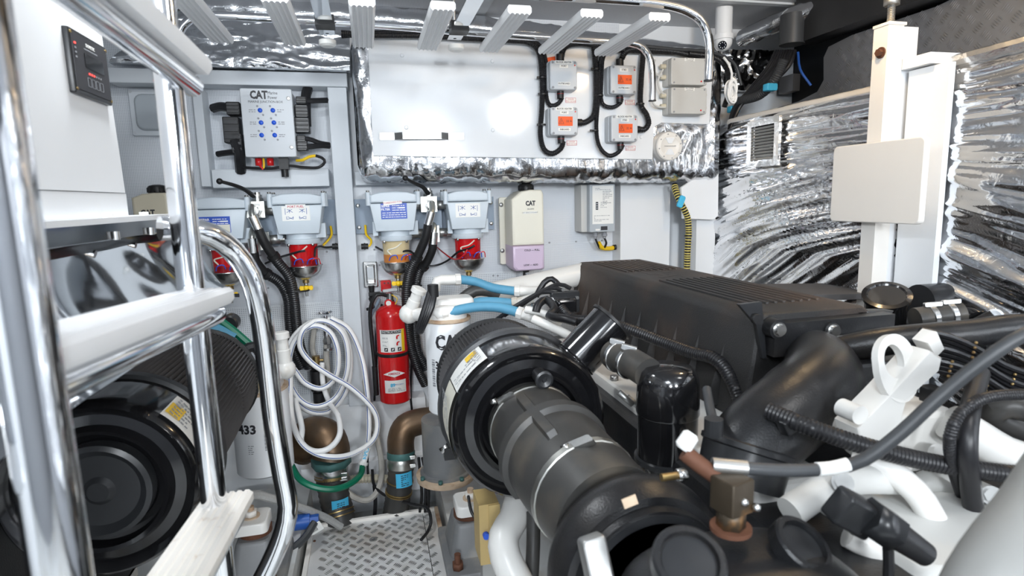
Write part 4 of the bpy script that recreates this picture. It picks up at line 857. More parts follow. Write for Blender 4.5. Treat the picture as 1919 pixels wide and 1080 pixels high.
# ================================================================ LOWER BACK AREA
# ---- fire extinguisher
def extinguisher():
    c = P(737, 660, Y=2.57); r = .067; zb = P(742, 750, Y=2.57).z; zs = P(735, 590, Y=2.57).z; X, Y = c.x, 2.57
    t = thing('fire_extinguisher', 'red fire extinguisher hanging on the back wall', 'fire extinguisher', (X, Y, zb))
    MB().lathe((X, Y, zb), WZ, [(0, r*.9), (.006, r), (zs-zb, r), (zs-zb+.02, r*.93), (zs-zb+.036, r*.7), (zs-zb+.046, r*.35), (zs-zb+.06, r*.3)], 40).build('cylinder', 'red', t)
    hz = zs+.055; MB().lathe((X, Y, hz), WZ, [(0, .02), (.012, .02), (.014, .016), (.04, .016), (.042, .01)], 20).build('valve_head', 'steel', t)
    q = V((X-.008, Y-.022, hz+.0)); g = MB().lathe(q+V((0, .012, 0)), WN, [(0, .017), (.010, .017), (.012, .014)], 20).build('gauge', 'red', t); MB().cyl(q+WN*.0005, q+WN*.001, .011).build('gauge_face', 'label', g)
    hp_ = hz+.045; MB().prism([(-.03, 0), (.035, .004), (.085, .026), (.084, .032), (.03, .018), (-.03, .012)], F((X, Y+.008, hp_)), .016, .002).build('lever', 'steel', t, 'bright metal squeeze lever')
    MB().prism([(-.02, 0), (.03, -.006), (.075, -.04), (.070, -.048), (.025, -.016), (-.02, -.012)], F((X, Y+.008, hp_-.004)), .014, .002).build('handle', 'steel', t)
    MB().rbox(F((X-.012, 2.685, hz+.06)), .045, .05, .03, .006, .003).build('hanger', 'red', t)
    for dx in (-.018, -.002): q = V((X+dx, 2.655, hz+.074)); MB().cyl(q, q+WN*.003, .0035, n=8).build('hanger_screw', 'black', t)
    MB().tube([(X-.01, Y, hz+.03), (X-.055, Y-.02, hz+.04), (X-.085, Y-.01, hz-.02), (X-.088, Y, hz-.12), (X-.082, Y+.0, hz-.30)], .0085, 10).build('discharge_hose', 'black', t)
    q = V((X-.082, Y, hz-.28)); MB().cyl(q, q-WZ*.13, .0125, .0115).build('nozzle', 'black', t)
    MB().tube([(X+.008, Y-.02, hz+.035), (X+.03, Y-.035, hz+.02), (X+.02, Y-.03, hz-.005)], .002, 6).build('seal_wire', 'yellow', t)
    ph = math.atan2(-Y, -X)+.0; zz = lambda y: P(740, y, Y=2.50).z
    R = r+.0008
    patch((X, Y, 0), R, ph, .115, zz(661), zz(619)).build('instruction_label', 'label', t); patch((X, Y, 0), R+.0004, ph+.72, .016, zz(661), zz(619)).build('yellow_strip', 'yellow', t); patch((X, Y, 0), R+.0004, ph, .098, zz(626), zz(620)).build('title_bar', 'ink', t)
    text('INSTRUCTIONS', .0095, tang((X, Y), R+.001, ph, zz(623)), 'label', t, sx=.95, bend=R)
    for k, (dphi, y) in enumerate(((-.45, 634), (-.45, 641), (-.45, 648))): lines(tang((X, Y), R+.001, ph+dphi, zz(y)), .026, .008, 2, 'inkgrey', t, k)
    for k, (dphi, y) in enumerate(((.35, 633), (.35, 645))): f = tang((X, Y), R+.0012, ph+dphi, zz(y)); MB().prism([(-.008, -.008), (-.001, -.008), (-.001, .003), (.007, .006), (.006, .010), (-.005, .008), (-.008, .002)], f, .0004).build('red_pictogram', 'red', t)
    for k in range(3): f = tang((X, Y), R+.0014, ph+(k-1)*.42, zz(655.5)); MB().prism([(-.008, -.008), (.008, -.008), (.008, .008), (-.008, .008)], f, .0004).build('class_icon', 'ink', t); MB().prism([(-.004, -.005), (.003, -.002), (.004, .005), (-.002, .003)], f.sub(0, 0, .0005), .0004).build('class_sign', 'label', t)
    MB().lathe((X, Y, zz(671)), WZ, [(0, r+.001), (.002, r+.003), (.012, r+.003), (.014, r+.001)], 40).build('strap', 'black', t)
    f = tang((X, Y), R+.0006, ph, zz(701)); MB().prism([(-.045, 0), (0, -.016), (.045, 0), (0, .016)], f.sub(0, 0, -.003), .0045).build('diamond_badge', 'label', t); text('AMEREX', .0095, f.sub(0, 0, .0018), 'inkred', t, bold=.0003)
    f = tang((X, Y), R, ph+.08, zz(726)); patch((X, Y, 0), R, ph+.05, .098, zz(738), zz(714)).build('service_sticker', 'label', t); text('89', .014, f.sub(-.014, .008, .001), 'bluetag', t, bold=.0008); text('FIRE & SAFETY', .0052, f.sub(.014, .010, .001), 'navy', t, sx=.8); lines(f.sub(0, -.012, .0005), .07, .016, 3, 'inkgrey', t, 5)
extinguisher()
wire([(716, 570, 2.6), (706, 620, 2.6), (706, 680, 2.62), (703, 730, 2.62), (700, 790, 2.6), (690, 850, 2.5), (690, 890, 2.45)], .005, 'corr', 'hanging_cable', 'thin black cord hanging left of the fire extinguisher')
wire([(768, 545, 2.6), (775, 600, 2.6), (772, 680, 2.6), (770, 740, 2.6), (775, 790, 2.58)], .005, 'corr', 'hanging_cable', 'thin black cord hanging right of the fire extinguisher')
wire([(712, 560, 2.64), (694, 600, 2.64), (700, 640, 2.64), (706, 665, 2.63)], .007, 'bracketblue', 'grey_blue_tube', 'grey blue tube curving beside the fire extinguisher')
# ---- tap with the coiled white wash-down hose
def tap():
    c = P(611, 600, Y=2.6); t = thing('water_tap', 'chrome water tap above the white hose coil', 'tap', c-WZ*.12)
    MB().cyl(c+V((0, .09, 0)), c, .013).build('wall_pipe', 'steel', t)
    MB().lathe(c-WZ*.075, WZ, [(0, .012), (.01, .016), (.045, .016), (.05, .021), (.07, .021), (.075, .012), (.095, .009)], 20).build('body', 'chrome', t)
    hw = MB(); q = c+WZ*.03
    for a in range(4): hw.tube([q, q+V((.027*math.cos(a*PI/2+.4), .027*math.sin(a*PI/2+.4), .004))], .0055, 8, smooth=False)
    hw.build('handwheel', 'chrome', t); MB().lathe(c-WZ*.125, WZ, [(0, .013), (.016, .013), (.02, .018), (.036, .018), (.05, .013)], 8).build('hose_union', 'steel', t)
    clip(MB(), c-WZ*.128, WZ, .018).build('clamp', 'steel', t)
tap()
def strand(pts, r, label, mt='hosewhite', stripe=True, root=None, Y0=2.55):
    w_ = spline([P(q[0], q[1], Y=(q[2] if len(q) > 2 else Y0)) for q in pts], .012)
    o = root if root else thing('water_hose', label, 'hose', w_[-1])
    MB().tube(w_, r, 10, smooth=False).build('hose', mt, o)
    if stripe:
        for k, ph in enumerate((.5, .75)):
            s_ = []
            for i in range(len(w_)):
                tt = (w_[min(i+1, len(w_)-1)]-w_[max(i-1, 0)]).normalized(); toc = (CAM-w_[i]).normalized(); sd = tt.cross(toc).normalized(); s_.append(w_[i]+(sd*math.sin(ph)+sd.cross(tt)*-math.cos(ph)*0+toc*math.cos(ph))*r*.86)
            if k == 0: MB().tube(s_, .0022, 6, smooth=False).build('blue_stripe', 'navy', o)
    return o
rh = .0112
H = strand([(614, 598, 2.56), (642, 618, 2.55), (657, 668, 2.54), (650, 730, 2.53), (620, 770, 2.52), (582, 772, 2.52), (550, 745, 2.52), (536, 695, 2.52), (546, 640, 2.52), (580, 606, 2.52), (616, 604, 2.52), (646, 632, 2.51), (652, 690, 2.50), (632, 742, 2.50), (596, 762, 2.49), (562, 748, 2.49), (542, 705, 2.49), (550, 645, 2.49), (584, 612, 2.49), (618, 622, 2.49), (634, 660, 2.48), (630, 705, 2.48), (604, 728, 2.47), (572, 718, 2.47), (548, 690, 2.47), (545, 725, 2.46), (547, 780, 2.36), (562, 825, 2.28), (592, 850, 2.25), (632, 857, 2.25), (668, 848, 2.28), (700, 825, 2.33), (708, 795, 2.37), (698, 765, 2.4), (660, 728, 2.43), (616, 702, 2.44), (582, 678, 2.45), (563, 650, 2.46), (568, 620, 2.47), (590, 602, 2.5)],
           rh, 'white wash-down hose with blue stripe coiled on the wall tap')
strand([(620, 596, 2.55), (655, 618, 2.54), (678, 670, 2.52), (688, 730, 2.48), (692, 790, 2.44), (690, 840, 2.38)], rh, '', root=H)
strand([(553, 745, 2.50), (566, 800, 2.34), (566, 830, 2.28), (590, 846, 2.25), (618, 840, 2.25), (637, 815, 2.27), (634, 780, 2.36), (618, 755, 2.5), (606, 720, 2.55), (604, 680, 2.58)], rh, '', root=H, stripe=False)
a = P(690, 838, Y=2.38); b_ = P(682, 866, Y=2.36); MB().cyl(a, b_, .0135, .0125).build('nozzle', 'hosewhite', H)
text('APEX', .016, F(a.lerp(b_, .4)+(CAM-a).normalized()*.0138, (b_-a).normalized()*-1, V((-1, 0, -.3)).normalized(), CAM-a), 'bluetag', H, bold=.0005)
MB().lathe(b_, (b_-a), [(0, .019), (.012, .019), (.012, .014), (.03, .013)], 8).build('coupling', 'label', H)
wire([(680, 870, 2.36), (676, 890, 2.32), (655, 908, 2.26), (625, 917, 2.23), (590, 913, 2.23), (562, 898, 2.25), (545, 870, 2.3)], .0125, 'green', 'green_hose', 'green hose joined to the white hose coupling', 'hose')
wire([(613, 638, 2.6), (612, 665, 2.6), (615, 700, 2.61), (614, 740, 2.62), (606, 790, 2.62), (605, 830, 2.62)], .0125, 'clearbraid', 'braided_hose', 'grey braided hose running straight down from the tap', 'hose')
wire([(642, 600, 2.63), (664, 655, 2.62), (682, 712, 2.6), (694, 770, 2.56), (709, 830, 2.48), (716, 880, 2.42), (708, 920, 2.36), (688, 938, 2.33), (660, 930, 2.32), (648, 918, 2.33)], .0125, 'clearbraid', 'braided_hose', 'grey braided hose hanging right of the white coil', 'hose')
wire([(590, 612, 2.63), (586, 650, 2.63), (591, 672, 2.62)], .012, 'clearbraid', 'braided_hose', 'short clear braided hose behind the white coil', 'hose')
q = P(593, 676, Y=2.6); m = MB(); m.cyl(q+WZ*.02, q-WZ*.03, .016); m.tube([q-WU*.03, q+WU*.03], .006, 8, smooth=False); m.solo('hose_valve', 'brass', 'small brass valve behind the white hose coil', 'valve')
q = P(596, 715, Y=2.6); vt = thing('black_valve', 'black plastic valve on the wall behind the white coil', 'valve', q-WZ*.09)
MB().cyl(q+WZ*.05, q-WZ*.04, .03).build('body', 'black', vt); MB().cyl(q-WZ*.05, q-WZ*.11, .024).build('outlet', 'black', vt); MB().cyl(q+WZ*.055, q+WZ*.075, .024, n=10).build('ring', 'black', vt)
# ---- bronze raw water elbows with ribbed hoses
def elbow(path, r, Y, lab, hose, tags, band, grp='bronze raw water elbows'):
    pts = [P(x, y, Y=yy) for x, y, yy in path]; t = thing('water_elbow', lab, 'pipe elbow', pts[-1], grp)
    sp = spline(pts, .012); MB().tube(sp, r, 24, smooth=False).build('elbow', 'bronze', t)
    d = (sp[1]-sp[0]).normalized(); MB().lathe(sp[0]-d*.008, d, [(0, r+.013), (.018, r+.013)], 24).build('collar', 'bronze', t)
    dn = (sp[-1]-sp[-2]).normalized(); return t, sp[-1], dn
t, e, d = elbow(((560, 836, 2.45), (585, 815, 2.42), (612, 820, 2.38), (622, 845, 2.36), (621, 862, 2.35)), .072, 2.4, 'brown bronze pipe elbow behind the white hose coil', None, None, None)
zn = MB().lathe(e+WZ*.01, -WZ, [(0, .078), (.03, .078)], 8).build('hex_collar', 'patina', t, 'green tarnished hexagonal collar')
def ribbed(e, pts, r, label, tags, golden, clampz):
    t = thing('water_hose_ribbed', label, 'hose', pts[-1], 'ribbed black water hoses')
    sp = spline([e]+pts, .008); b = MB(); b.tube(sp, r, 24, smooth=False, corr=(.022, .003)); b.build('hose', 'rubber', t)
    for cz, mt, wd in clampz: b = MB(); d = (sp[min(cz+1, len(sp)-1)]-sp[cz]); clip(b, sp[cz], d, r+.002, wd); k = b.build('clamp', mt, t); q = sp[cz]+V((r*.8, -r*.6, 0)); MB().rbox(F(q, (1, 0, 0), (0, 0, 1)), .03, .016, .014, .003, .002).build('clamp_screw', 'steel', k)
    for cz in golden: b = MB(); clip(b, sp[cz], sp[cz+1]-sp[cz], r+.0005, .005); b.build('gold_ring', 'brass', t)
    for cz, h_ in tags:
        ph = math.atan2(-sp[cz].y, -sp[cz].x+.05); patch(sp[cz], r+.004, ph+.25, .07, -h_/2, h_/2).build('blue_tag', 'bluetag', t); lines(F(tang(sp[cz], r+.0045, ph+.25, sp[cz].z).o, tang(sp[cz], r, ph+.25, 0).u, WZ), .03, .05, 6, 'ink', t, cz)
    return t, sp
t, sp = ribbed(e-WZ*.02, [P(622, 900, Y=2.34), P(630, 940, Y=2.32), P(640, 990, Y=2.28), P(650, 1040, Y=2.26)], .062, 'ribbed black hose under the left bronze elbow, gold banded clamp', [(17, .07)], [22, 24], [(3, 'steel', .05), (5, 'brass', .022)])
text('Halyard', .013, tang(sp[5], .0665, math.atan2(-sp[5].y, -sp[5].x), sp[5].z), 'ink', t, bend=.066)
t, e, d = elbow(((818, 788, 2.32), (790, 790, 2.32), (762, 800, 2.31), (752, 822, 2.3), (752, 848, 2.3)), .054, 2.3, 'brown bronze pipe elbow under the fire extinguisher', None, None, None)
t2, sp = ribbed(e+WZ*.0, [P(752, 880, Y=2.29), P(748, 920, Y=2.29), P(742, 960, Y=2.3), P(736, 1010, Y=2.3)], .052, 'ribbed black hose under the right bronze elbow, green clamp', [(11, .06)], [14, 19, 20], [(1, 'patina', .03), (5, 'zinc', .04)])
MB().lathe(P(812, 790, Y=2.32), WU, [(0, .062), (.05, .062), (.05, .05), (.16, .05)], 24).build('flange_pipe', 'mountgrey', t)
# ---- raw water strainer drum
q = P(836, 885, Y=2.15); sd = thing('strainer_drum', 'grey strainer drum with rusty cream flange behind the air cleaner', 'strainer', q)
MB().lathe(q, WZ, [(0, .098), (.012, .098), (.014, .085), (.22, .085)], 32).build('drum', 'mountgrey', sd); MB().lathe(q-WZ*.02, WZ, [(0, .112), (.02, .114), (.022, .10)], 32).build('flange', 'rustpale', sd)
for a in (3.6, 4.4, 5.2): p = q+V((.104*math.cos(a), .104*math.sin(a), .002)); MB().hexn(p, p+WZ*.012, .009).build('flange_bolt', 'patina', sd)
# ---- small hoses and wires in the bilge
wire([(655, 900, 2.4), (690, 897, 2.42), (725, 898, 2.43), (740, 900, 2.44)], .02, 'tankbeige', 'beige_conduit', 'beige corrugated conduit between the two black hoses', 'conduit', corr=(.014, .004))
wire([(698, 880, 2.4), (702, 910, 2.38), (725, 930, 2.3), (770, 945, 2.22), (800, 952, 2.15), (808, 975, 2.1), (803, 995, 2.07), (790, 1012, 2.0)], .006, 'corr', 'hanging_cable', 'black cord lying across the tread plate corner')
wire([(702, 910, 2.42), (704, 940, 2.4), (702, 975, 2.36)], .008, 'corr', 'hanging_cable', 'black taped wire bundle hanging between the ribbed hoses')
for k, (x, dx) in enumerate(((785, 0), (792, 3), (798, 2))): wire([(x, 858, 2.25), (x+3+dx, 890, 2.25), (x+6, 930, 2.25), (x+dx+2, 960, 2.25)], .006, 'corr', 'black_cable', 'black cable hanging right of the right ribbed hose', 'cable', 'black cables by the strainer')
wire([(455, 935, 1.9), (480, 928, 1.95), (510, 935, 2.0), (560, 950, 2.1), (610, 970, 2.18), (640, 988, 2.2)], .014, 'braid', 'braided_hose', 'grey braided hose in the left bilge behind the chrome rail', 'hose')
wire([(590, 980, 2.1), (570, 1010, 2.05), (540, 1035, 2.0), (510, 1045, 1.95)], .014, 'cablegrey', 'grey_hose', 'plain grey hose crossing left of the tread plate', 'hose')
p = P(592, 990, Y=2.1); m = MB(); m.rbox(F(p, (1, 0, .5), (-.5, 0, 1)), .05, .035, .004, .004, .001); o = m.solo('paper_tag', 'label', 'white barcode tag on the grey hose left of the plate', 'tag')
m = MB()
for k in range(6): m.obox(F(p+V((-.004, -.0045, -.004)), (1, 0, .5), (-.5, 0, 1)).sub(-.010+k*.004, 0), .0018, .014, .0004)
m.build('barcode', 'ink', o, kind='stuff')
p = P(555, 980, Y=2.12); m = MB().cyl(p-WU*.05, p+WU*.05, .028); m.hexn(p+WU*.05, p+WU*.08, .02); m.solo('bilge_pump', 'navy', 'dark blue cylindrical pump in the left bilge', 'pump')
# ---- tread plate floor panel with white frame
ZP = .2; Xa = P(590, 992, Z=ZP).x; Xb = P(815, 960, Z=ZP).x; Yb = P(700, 975, Z=ZP).y
fp = thing('floor_plate', 'aluminium diamond tread plate floor panel with white painted rim', 'floor plate', ((Xa+Xb)/2, Yb-.5, 0))
MB().box((Xa, Yb-1.0, ZP-.01), (Xb-.05, Yb, ZP)).build('plate', 'alu', fp); MB().box((Xb-.047, Yb-1.0, ZP-.01), (Xb, Yb, ZP)).build('plate', 'alu', fp)
for a, b_ in (((Xa-.015, Yb-1.0, .14), (Xa, Yb+.014, ZP+.012)), ((Xb, Yb-1.0, .14), (Xb+.015, Yb+.014, ZP+.012)), ((Xa, Yb, .14), (Xb, Yb+.014, ZP+.012))): MB().box(a, b_).build('rim', 'rustpale' if a[0] == Xb else 'creamwhite', fp)
for sx in (Xa+.03, Xb-.03): 
    for yy in (Yb-.1, Yb-.8): MB().box((sx-.02, yy-.02, 0), (sx+.02, yy+.02, ZP-.01)).build('leg', 'dullsteel', fp)
FF = F((0, 0, ZP), (1, 0, 0), (0, 1, 0), (0, 0, 1)); b = MB(); pts = []; pt = .054
for i in range(-8, 6):
    for j in range(0, 36):
        x = (i+(.5 if j % 2 else 0))*pt*.95; y = Yb-.03-j*pt*.5
        if Xa+.025 < x < Xb-.02: pts.append((FF.sub(x, y), j % 2))
treadbars(b, pts, pt, .025, .0042, .002); b.build('tread_bars', 'steel', fp, kind='stuff')
q = P(700, 1012, Z=ZP); MB().lathe(q, WZ, [(0, .015), (.003, .015), (.003, .009), (-.004, .009)], 20).build('lift_ring', 'dullsteel', fp)
for x, y in ((590, 1015), (640, 985)): q = P(x, y, Z=ZP); MB().cyl(q, q+WZ*.003, .005, n=10).build('screw', 'rust', fp)
# ---- engine beds (white stringers) and mounts
struct(MB().box((Xb+.03, .3, 0), (Xb+.36, 2.5, .27)), 'trim_12', 'floorpaint'); struct(MB().box((Xa-.36, .3, 0), (Xa-.03, 2.5, .27)), 'trim_13', 'floorpaint')
def mount(c, label, flip):
    c = V(c); t = thing('engine_mount', label, 'engine mount', c, 'engine mounts')
    MB().rbox(F(c, (1, 0, 0), (0, 1, 0), (0, 0, 1)), .17, .30, .03, .01, .004).build('base', 'mountgrey', t)
    MB().rbox(F(c+V((.01*flip, .03, .03)), (1, 0, 0), (0, 1, 0), (0, 0, 1)), .15, .19, .10, .03, .012, scale=.72).build('block', 'mountgrey', t)
    MB().lathe(c+V((.01*flip, .03, .13)), WZ, [(0, .05), (.02, .05)], 24).build('rubber_ring', 'rust', t)
    MB().rbox(F(c+V((.025*flip, .03, .15)), (1, 0, 0), (0, 1, 0), (0, 0, 1)), .12, .115, .035, .02, .006).build('pad', 'enginewhite', t, 'white painted pad')
    n_ = c+V((.02*flip, .03, .185)); nt = MB().hexn(n_+WZ*.004, n_+WZ*.022, .02).build('nut', 'creamwhite', t); MB().cyl(n_, n_+WZ*.004, .027).build('washer', 'rustpale', nt); MB().cyl(n_+WZ*.022, n_+WZ*.035, .011).build('stud', 'rustpale', nt)
    q = c+V((-.05*flip, -.11, .03)); rb = MB().hexn(q, q+WZ*.022, .018).build('foot_bolt', 'rust', t); MB().cyl(q+WZ*.022, q+WZ*.05, .010).build('foot_stud', 'rust', rb)
q = P(878, 1040, Z=.27); mount((q.x, q.y, .27), 'grey engine mount with white pad right of the tread plate', 1)
q = P(490, 1075, Z=.27); mount((q.x, q.y, .27), 'grey engine mount with white pad behind the chrome rail', -1)
# ================================================================ OVERHEAD STOWED LADDER
def overhead():
    t = thing('stowed_ladder', 'chrome ladder with white treads stowed flat under the ceiling', 'ladder', (.2, 1.9, 1.8))
    ZR = 2.005
    far = [P(331, 135, Y=2.15), P(330, 95, Y=2.15), P(336, 62, Y=2.15), P(352, 40, Y=2.15), P(385, 29, Y=2.15), P(500, 34, Y=2.15), P(700, 46, Y=2.15), P(930, 64, Y=2.15), P(1120, 76, Y=2.15), P(1180, 80, Y=2.15), P(1206, 90, Y=2.15), P(1220, 115, Y=2.15), P(1223, 150, Y=2.15), P(1223, 188, Y=2.15)]
    MB().tube(far, .0135, 14, step=.02).build('rail', 'chrome', t); q = far[-1]; MB().cyl(q, q-WZ*.004, .0145).build('rail_end', 'black', t)
    near = [P(330, -70, Z=2.03), P(600, -40, Z=2.03), P(850, -14, Z=2.03), P(1100, 3, Z=2.03), P(1230, 13, Z=2.03)]; yy = 1.72
    near = [V((-.6, 1.73, 2.03)), V((-.2, 1.73, 2.03)), V((.3, 1.73, 2.03)), V((.75, 1.73, 2.03)), V((.90, 1.73, 2.025))]
    near += [P(1290, 22, Y=1.73), P(1318, 45, Y=1.73), P(1330, 85, Y=1.73), P(1328, 150, Y=1.73)]
    MB().tube(near, .0135, 14, step=.02).build('rail', 'chrome', t); q = near[-1]; MB().cyl(q, q-WZ*.004, .0145).build('rail_end', 'black', t)
    w_ = .07
    prof = [(-w_/2, 0), (-w_/2, -.012)]
    for k in range(5): x = -w_/2+.007+k*.014; prof += [(x-.004, -.016), (x, -.020), (x+.004, -.016)]
    prof += [(w_/2, -.012), (w_/2, 0), (w_/2-.004, .006), (-w_/2+.004, .006)]
    for X in (-.64, -.423, -.203, .016, .232, .449, .666, .882):
        MB().prism(prof, F((X, 2.14, 1.985)), .44, .0).build('tread', 'treadwhite', t)
    for X, l in ((-.10, 1), (.335, 1)):
        MB().box((X-.025, 1.73, 2.02), (X+.025, 2.2, 2.026)).build('cross_bar', 'polished', t); MB().box((X-.03, 2.05, 2.012), (X+.03, 2.11, 2.045)).build('latch', 'black', t)
        MB().lathe((X, 2.16, 1.972), WZ, [(0, .02), (.006, .028), (.02, .028)], 20).build('bumper', 'label', t)
        for y_ in (1.75, 2.18): MB().cyl((X, y_, 2.02), (X, y_, CZ), .006).build('hanger_rod', 'steel', t)
overhead()
# ================================================================ NEAR CHROME LADDER
def ladder():
    t = thing('chrome_ladder', 'chrome ladder with white treads in the left foreground', 'ladder', (-.245, .7, 0))
    fx, fy, nx, ny = -.262, .95, -.233, .46
    for x, y in ((fx, fy), (nx, ny)):
        MB().tube([(x, y, 0), (x, y, 1.1), (x, y, CZ-.002)], .019, 20, smooth=False).build('stile', 'chrome', t)
        MB().lathe((x, y, 0), WZ, [(0, .045), (.008, .045), (.01, .02)], 20).build('foot', 'chrome', t)
    for k, (px, py, mt) in enumerate(((346, 122, 'treadwhite'), (400, 553, 'treadwhite'), (450, 930, 'treaddirty'))):
        z = P(px, py, Y=.99).z; a = V((-.229, .475, z+.03)); b = V((fx+.050, fy+.035, z)); u = (b-a).normalized(); r = V((u.y, -u.x, 0))
        fr = F(b, r, WZ, -u); L = (b-a).length; w_ = .072
        prof = [(-w_, -.014), (-.006, -.014), (0, -.006), (0, .006), (-.006, .012)]
        for i in range(5): x = -.012-i*.0115; prof += [(x, .012), (x-.002, .0095), (x-.004, .0095), (x-.006, .012)]
        prof += [(-w_, .012)]
        tr = MB().prism(prof, fr, L).build('tread', mt, t)
        MB().tube([a+r*-.03-WZ*.030, b+r*-.03-WZ*.030], .016, 16, smooth=False).build('tread_tube', 'chrome', t)
    return t
ladder()
# curved chrome handrail behind the ladder
hr = [P(x, y, Y=Y) for x, y, Y in ((300, 428, .98), (350, 430, 1.0), (395, 440, 1.02), (435, 468, 1.05), (468, 515, 1.06), (487, 580, 1.07), (499, 660, 1.08), (512, 780, 1.09), (530, 890, 1.1), (540, 945, 1.1), (532, 995, 1.1), (510, 1050, 1.1), (480, 1110, 1.1), (450, 1180, 1.12))]
hr += [V((hr[-1].x, 1.13, .3)), V((hr[-1].x, 1.13, .0))]
MB().tube(hr, .0185, 20, step=.02).solo('handrail', 'chrome', 'curved chrome handrail bending down behind the ladder', 'handrail')
# ================================================================ WHITE CABINET WITH CONTROL DISPLAY
def cabinet():
    Xf = -.525; t = thing('white_cabinet', 'white cabinet with dark control display at upper left', 'cabinet', (-.9, .9, 1.434))
    v = [(Xf, -.5, 1.485), (Xf, 1.494, 1.485), (Xf, 1.448, 2.15), (Xf, -.5, 2.15)]; bk = [(-1.35, p[1], p[2]) for p in v]
    MB().add(v+bk, [(0, 1, 2, 3), (7, 6, 5, 4), (0, 4, 5, 1), (1, 5, 6, 2), (2, 6, 7, 3), (3, 7, 4, 0)]).build('body', 'white', t)
    MB().box((-1.35, -.5, 1.434), (Xf-.001, 1.50, 1.4835)).build('plinth', 'white', t)
    MB().box((-1.0, 1.452, 1.49), (-.54, 1.506, 1.9)).build('rear_lip', 'beam', t)
    fr = F((Xf, (P(118, 50, X=Xf).y+P(195, 150, X=Xf).y)/2, 0), (0, 1, 0), (0, 0, 1), (1, 0, 0)); ya = P(123, 110, X=Xf).y; yb = P(196, 150, X=Xf).y; za = P(130, 172, X=Xf).z; zt = P(117, 48, X=Xf).z
    w_ = yb-ya; h_ = zt-za; fr = F((Xf, (ya+yb)/2, (za+zt)/2), (0, 1, 0), (0, 0, 1), (1, 0, 0))
    d = MB().rbox(fr, w_, h_, .010, .003, .002).build('display_panel', 'blacksatin', t, 'black control display panel'); T = fr.sub(0, 0, .0102)
    MB().rbox(T, w_*.92, h_*.86, .0015, .002, .0005).build('face', 'ink', d); K = T.sub(0, 0, .0018)
    text('DOMETIC', .006, K.sub(0, h_*.33), 'label', d, bold=.0003); text('CHILLED WATER AIR CONTROL', .0028, K.sub(0, h_*.26), 'inkgrey', d)
    MB().obox(K.sub(.01, h_*.08), w_*.5, h_*.22, .0006).build('screen', 'blackgloss', d)
    for k in range(6): MB().obox(K.sub(-.018+k*.010, -h_*.12), .005, .0032, .0006).build('status_led', 'redled' if k < 3 else 'midgrey', d)
    for k in range(4): MB().obox(K.sub(-w_*.40, h_*(.28-k*.07)), .006, .003, .0006).build('status_led', 'redled' if k == 0 else 'midgrey', d)
    for k in range(4):
        b = MB(); ringprism(b, rrect(.014, .017, .002), rrect(.0128, .0158, .0015), K.sub(-.022+k*.018, -h_*.26), .0006); b.build('key_outline', 'inkgrey', d)
    for sx in (-1, 1):
        for sy in (-1, 1): q = T.at(sx*w_*.46, sy*h_*.43); MB().cyl(q, q+WU*.002, .0028, n=10).build('screw', 'brass', d)
    sh = thing('cabinet_shelf', 'white topped black shelf carrying the white cabinet', 'shelf', (-.9, .9, 1.37))
    Ye = P(322, 408, X=-.51).y
    MB().box((-2.0, -.5, 1.422), (-.497, Ye, 1.4335)).build('top', 'white', sh); MB().box((-2.0, -.5, 1.39), (-.506, Ye+.03, 1.4215)).build('beam', 'blackgloss', sh)
    for yy in (P(205, 412, X=-.51).y, P(273, 410, X=-.51).y, .7):
        q = V((-.512, yy, 1.4335)); bt = MB().hexn(q, q+WZ*.008, .010).build('bolt', 'label', sh); MB().cyl((-.502, yy, 1.388), (-.502, yy, 1.405), .008).build('bolt_nut', 'steel', bt)
    MB().cyl((-1.95, .3, 0), (-1.95, .3, 1.39), .03).build('leg', 'beam', sh); MB().cyl((-1.95, 1.6, 0), (-1.95, 1.6, 1.39), .03).build('leg', 'beam', sh)
cabinet()
# polished steel heat shield sloping down from the shelf
def shield():
    A0 = V((-.53, .35, 1.385)); A1 = V((-.53, 1.98, 1.385)); B1 = P(474, 556, X=-.34); Bm = P(402, 592, X=-.36); B0 = V((-.36, .35, Bm.z-.02))
    def f(u, v):
        y = .35+1.6*u
        yy = y*(1-v)+(.35+(1.62-.35)*u)*v; x = -.53+.18*v; z = 1.385-.165*v-.03*math.sin(v*PI)
        p = V((x, yy, z)); return p+V((.35, 0, .94))*noise.noise(p*5)*.006
    m = MB(); m.grid(f, 60, 20, (-.003, 0, -.003)); o = m.solo('heat_shield', 'polished', 'polished steel heat shield under the cabinet shelf', 'heat shield')
shield()
# housings for the added rear fill lamps, then the ceiling lamps
for k, q in enumerate(REAR_FILL):
    t = thing('rear_fill_fixture', ('round housing of the added fill light behind the camera, left', 'round housing of the added fill light behind the camera, right')[k], 'wall light', (q[0], -2.2, q[2]), 'added rear fill lights')
    MB().lathe((q[0], -2.2, q[2]), (0, 1, 0), [(0, .25), (.05, .25), (.07, .225), (.07, 0)], 32).build('housing', 'white', t)
for k, (n, l, s, p, c) in enumerate(LAMPS):
    t = thing('ceiling_light', ('round ceiling light over the engine', 'small warm ceiling light over the engine', 'round added fill light above the walkway')[k], 'ceiling light', (l[0], l[1], CZ-.03), 'ceiling lights')
    b = MB(); ringprism(b, [((s/2+.02)*math.cos(a*PI/16), (s/2+.02)*math.sin(a*PI/16)) for a in range(32)], [((s/2+.004)*math.cos(a*PI/16), (s/2+.004)*math.sin(a*PI/16)) for a in range(32)], F((l[0], l[1], CZ-.04), (1, 0, 0), (0, 1, 0)), .04); b.build('bezel', 'white', t)
    MB().cyl((l[0], l[1], min(CZ-.012, l[2]+s/2+.004)), (l[0], l[1], CZ), s/2*.6).build('socket', 'white', t)
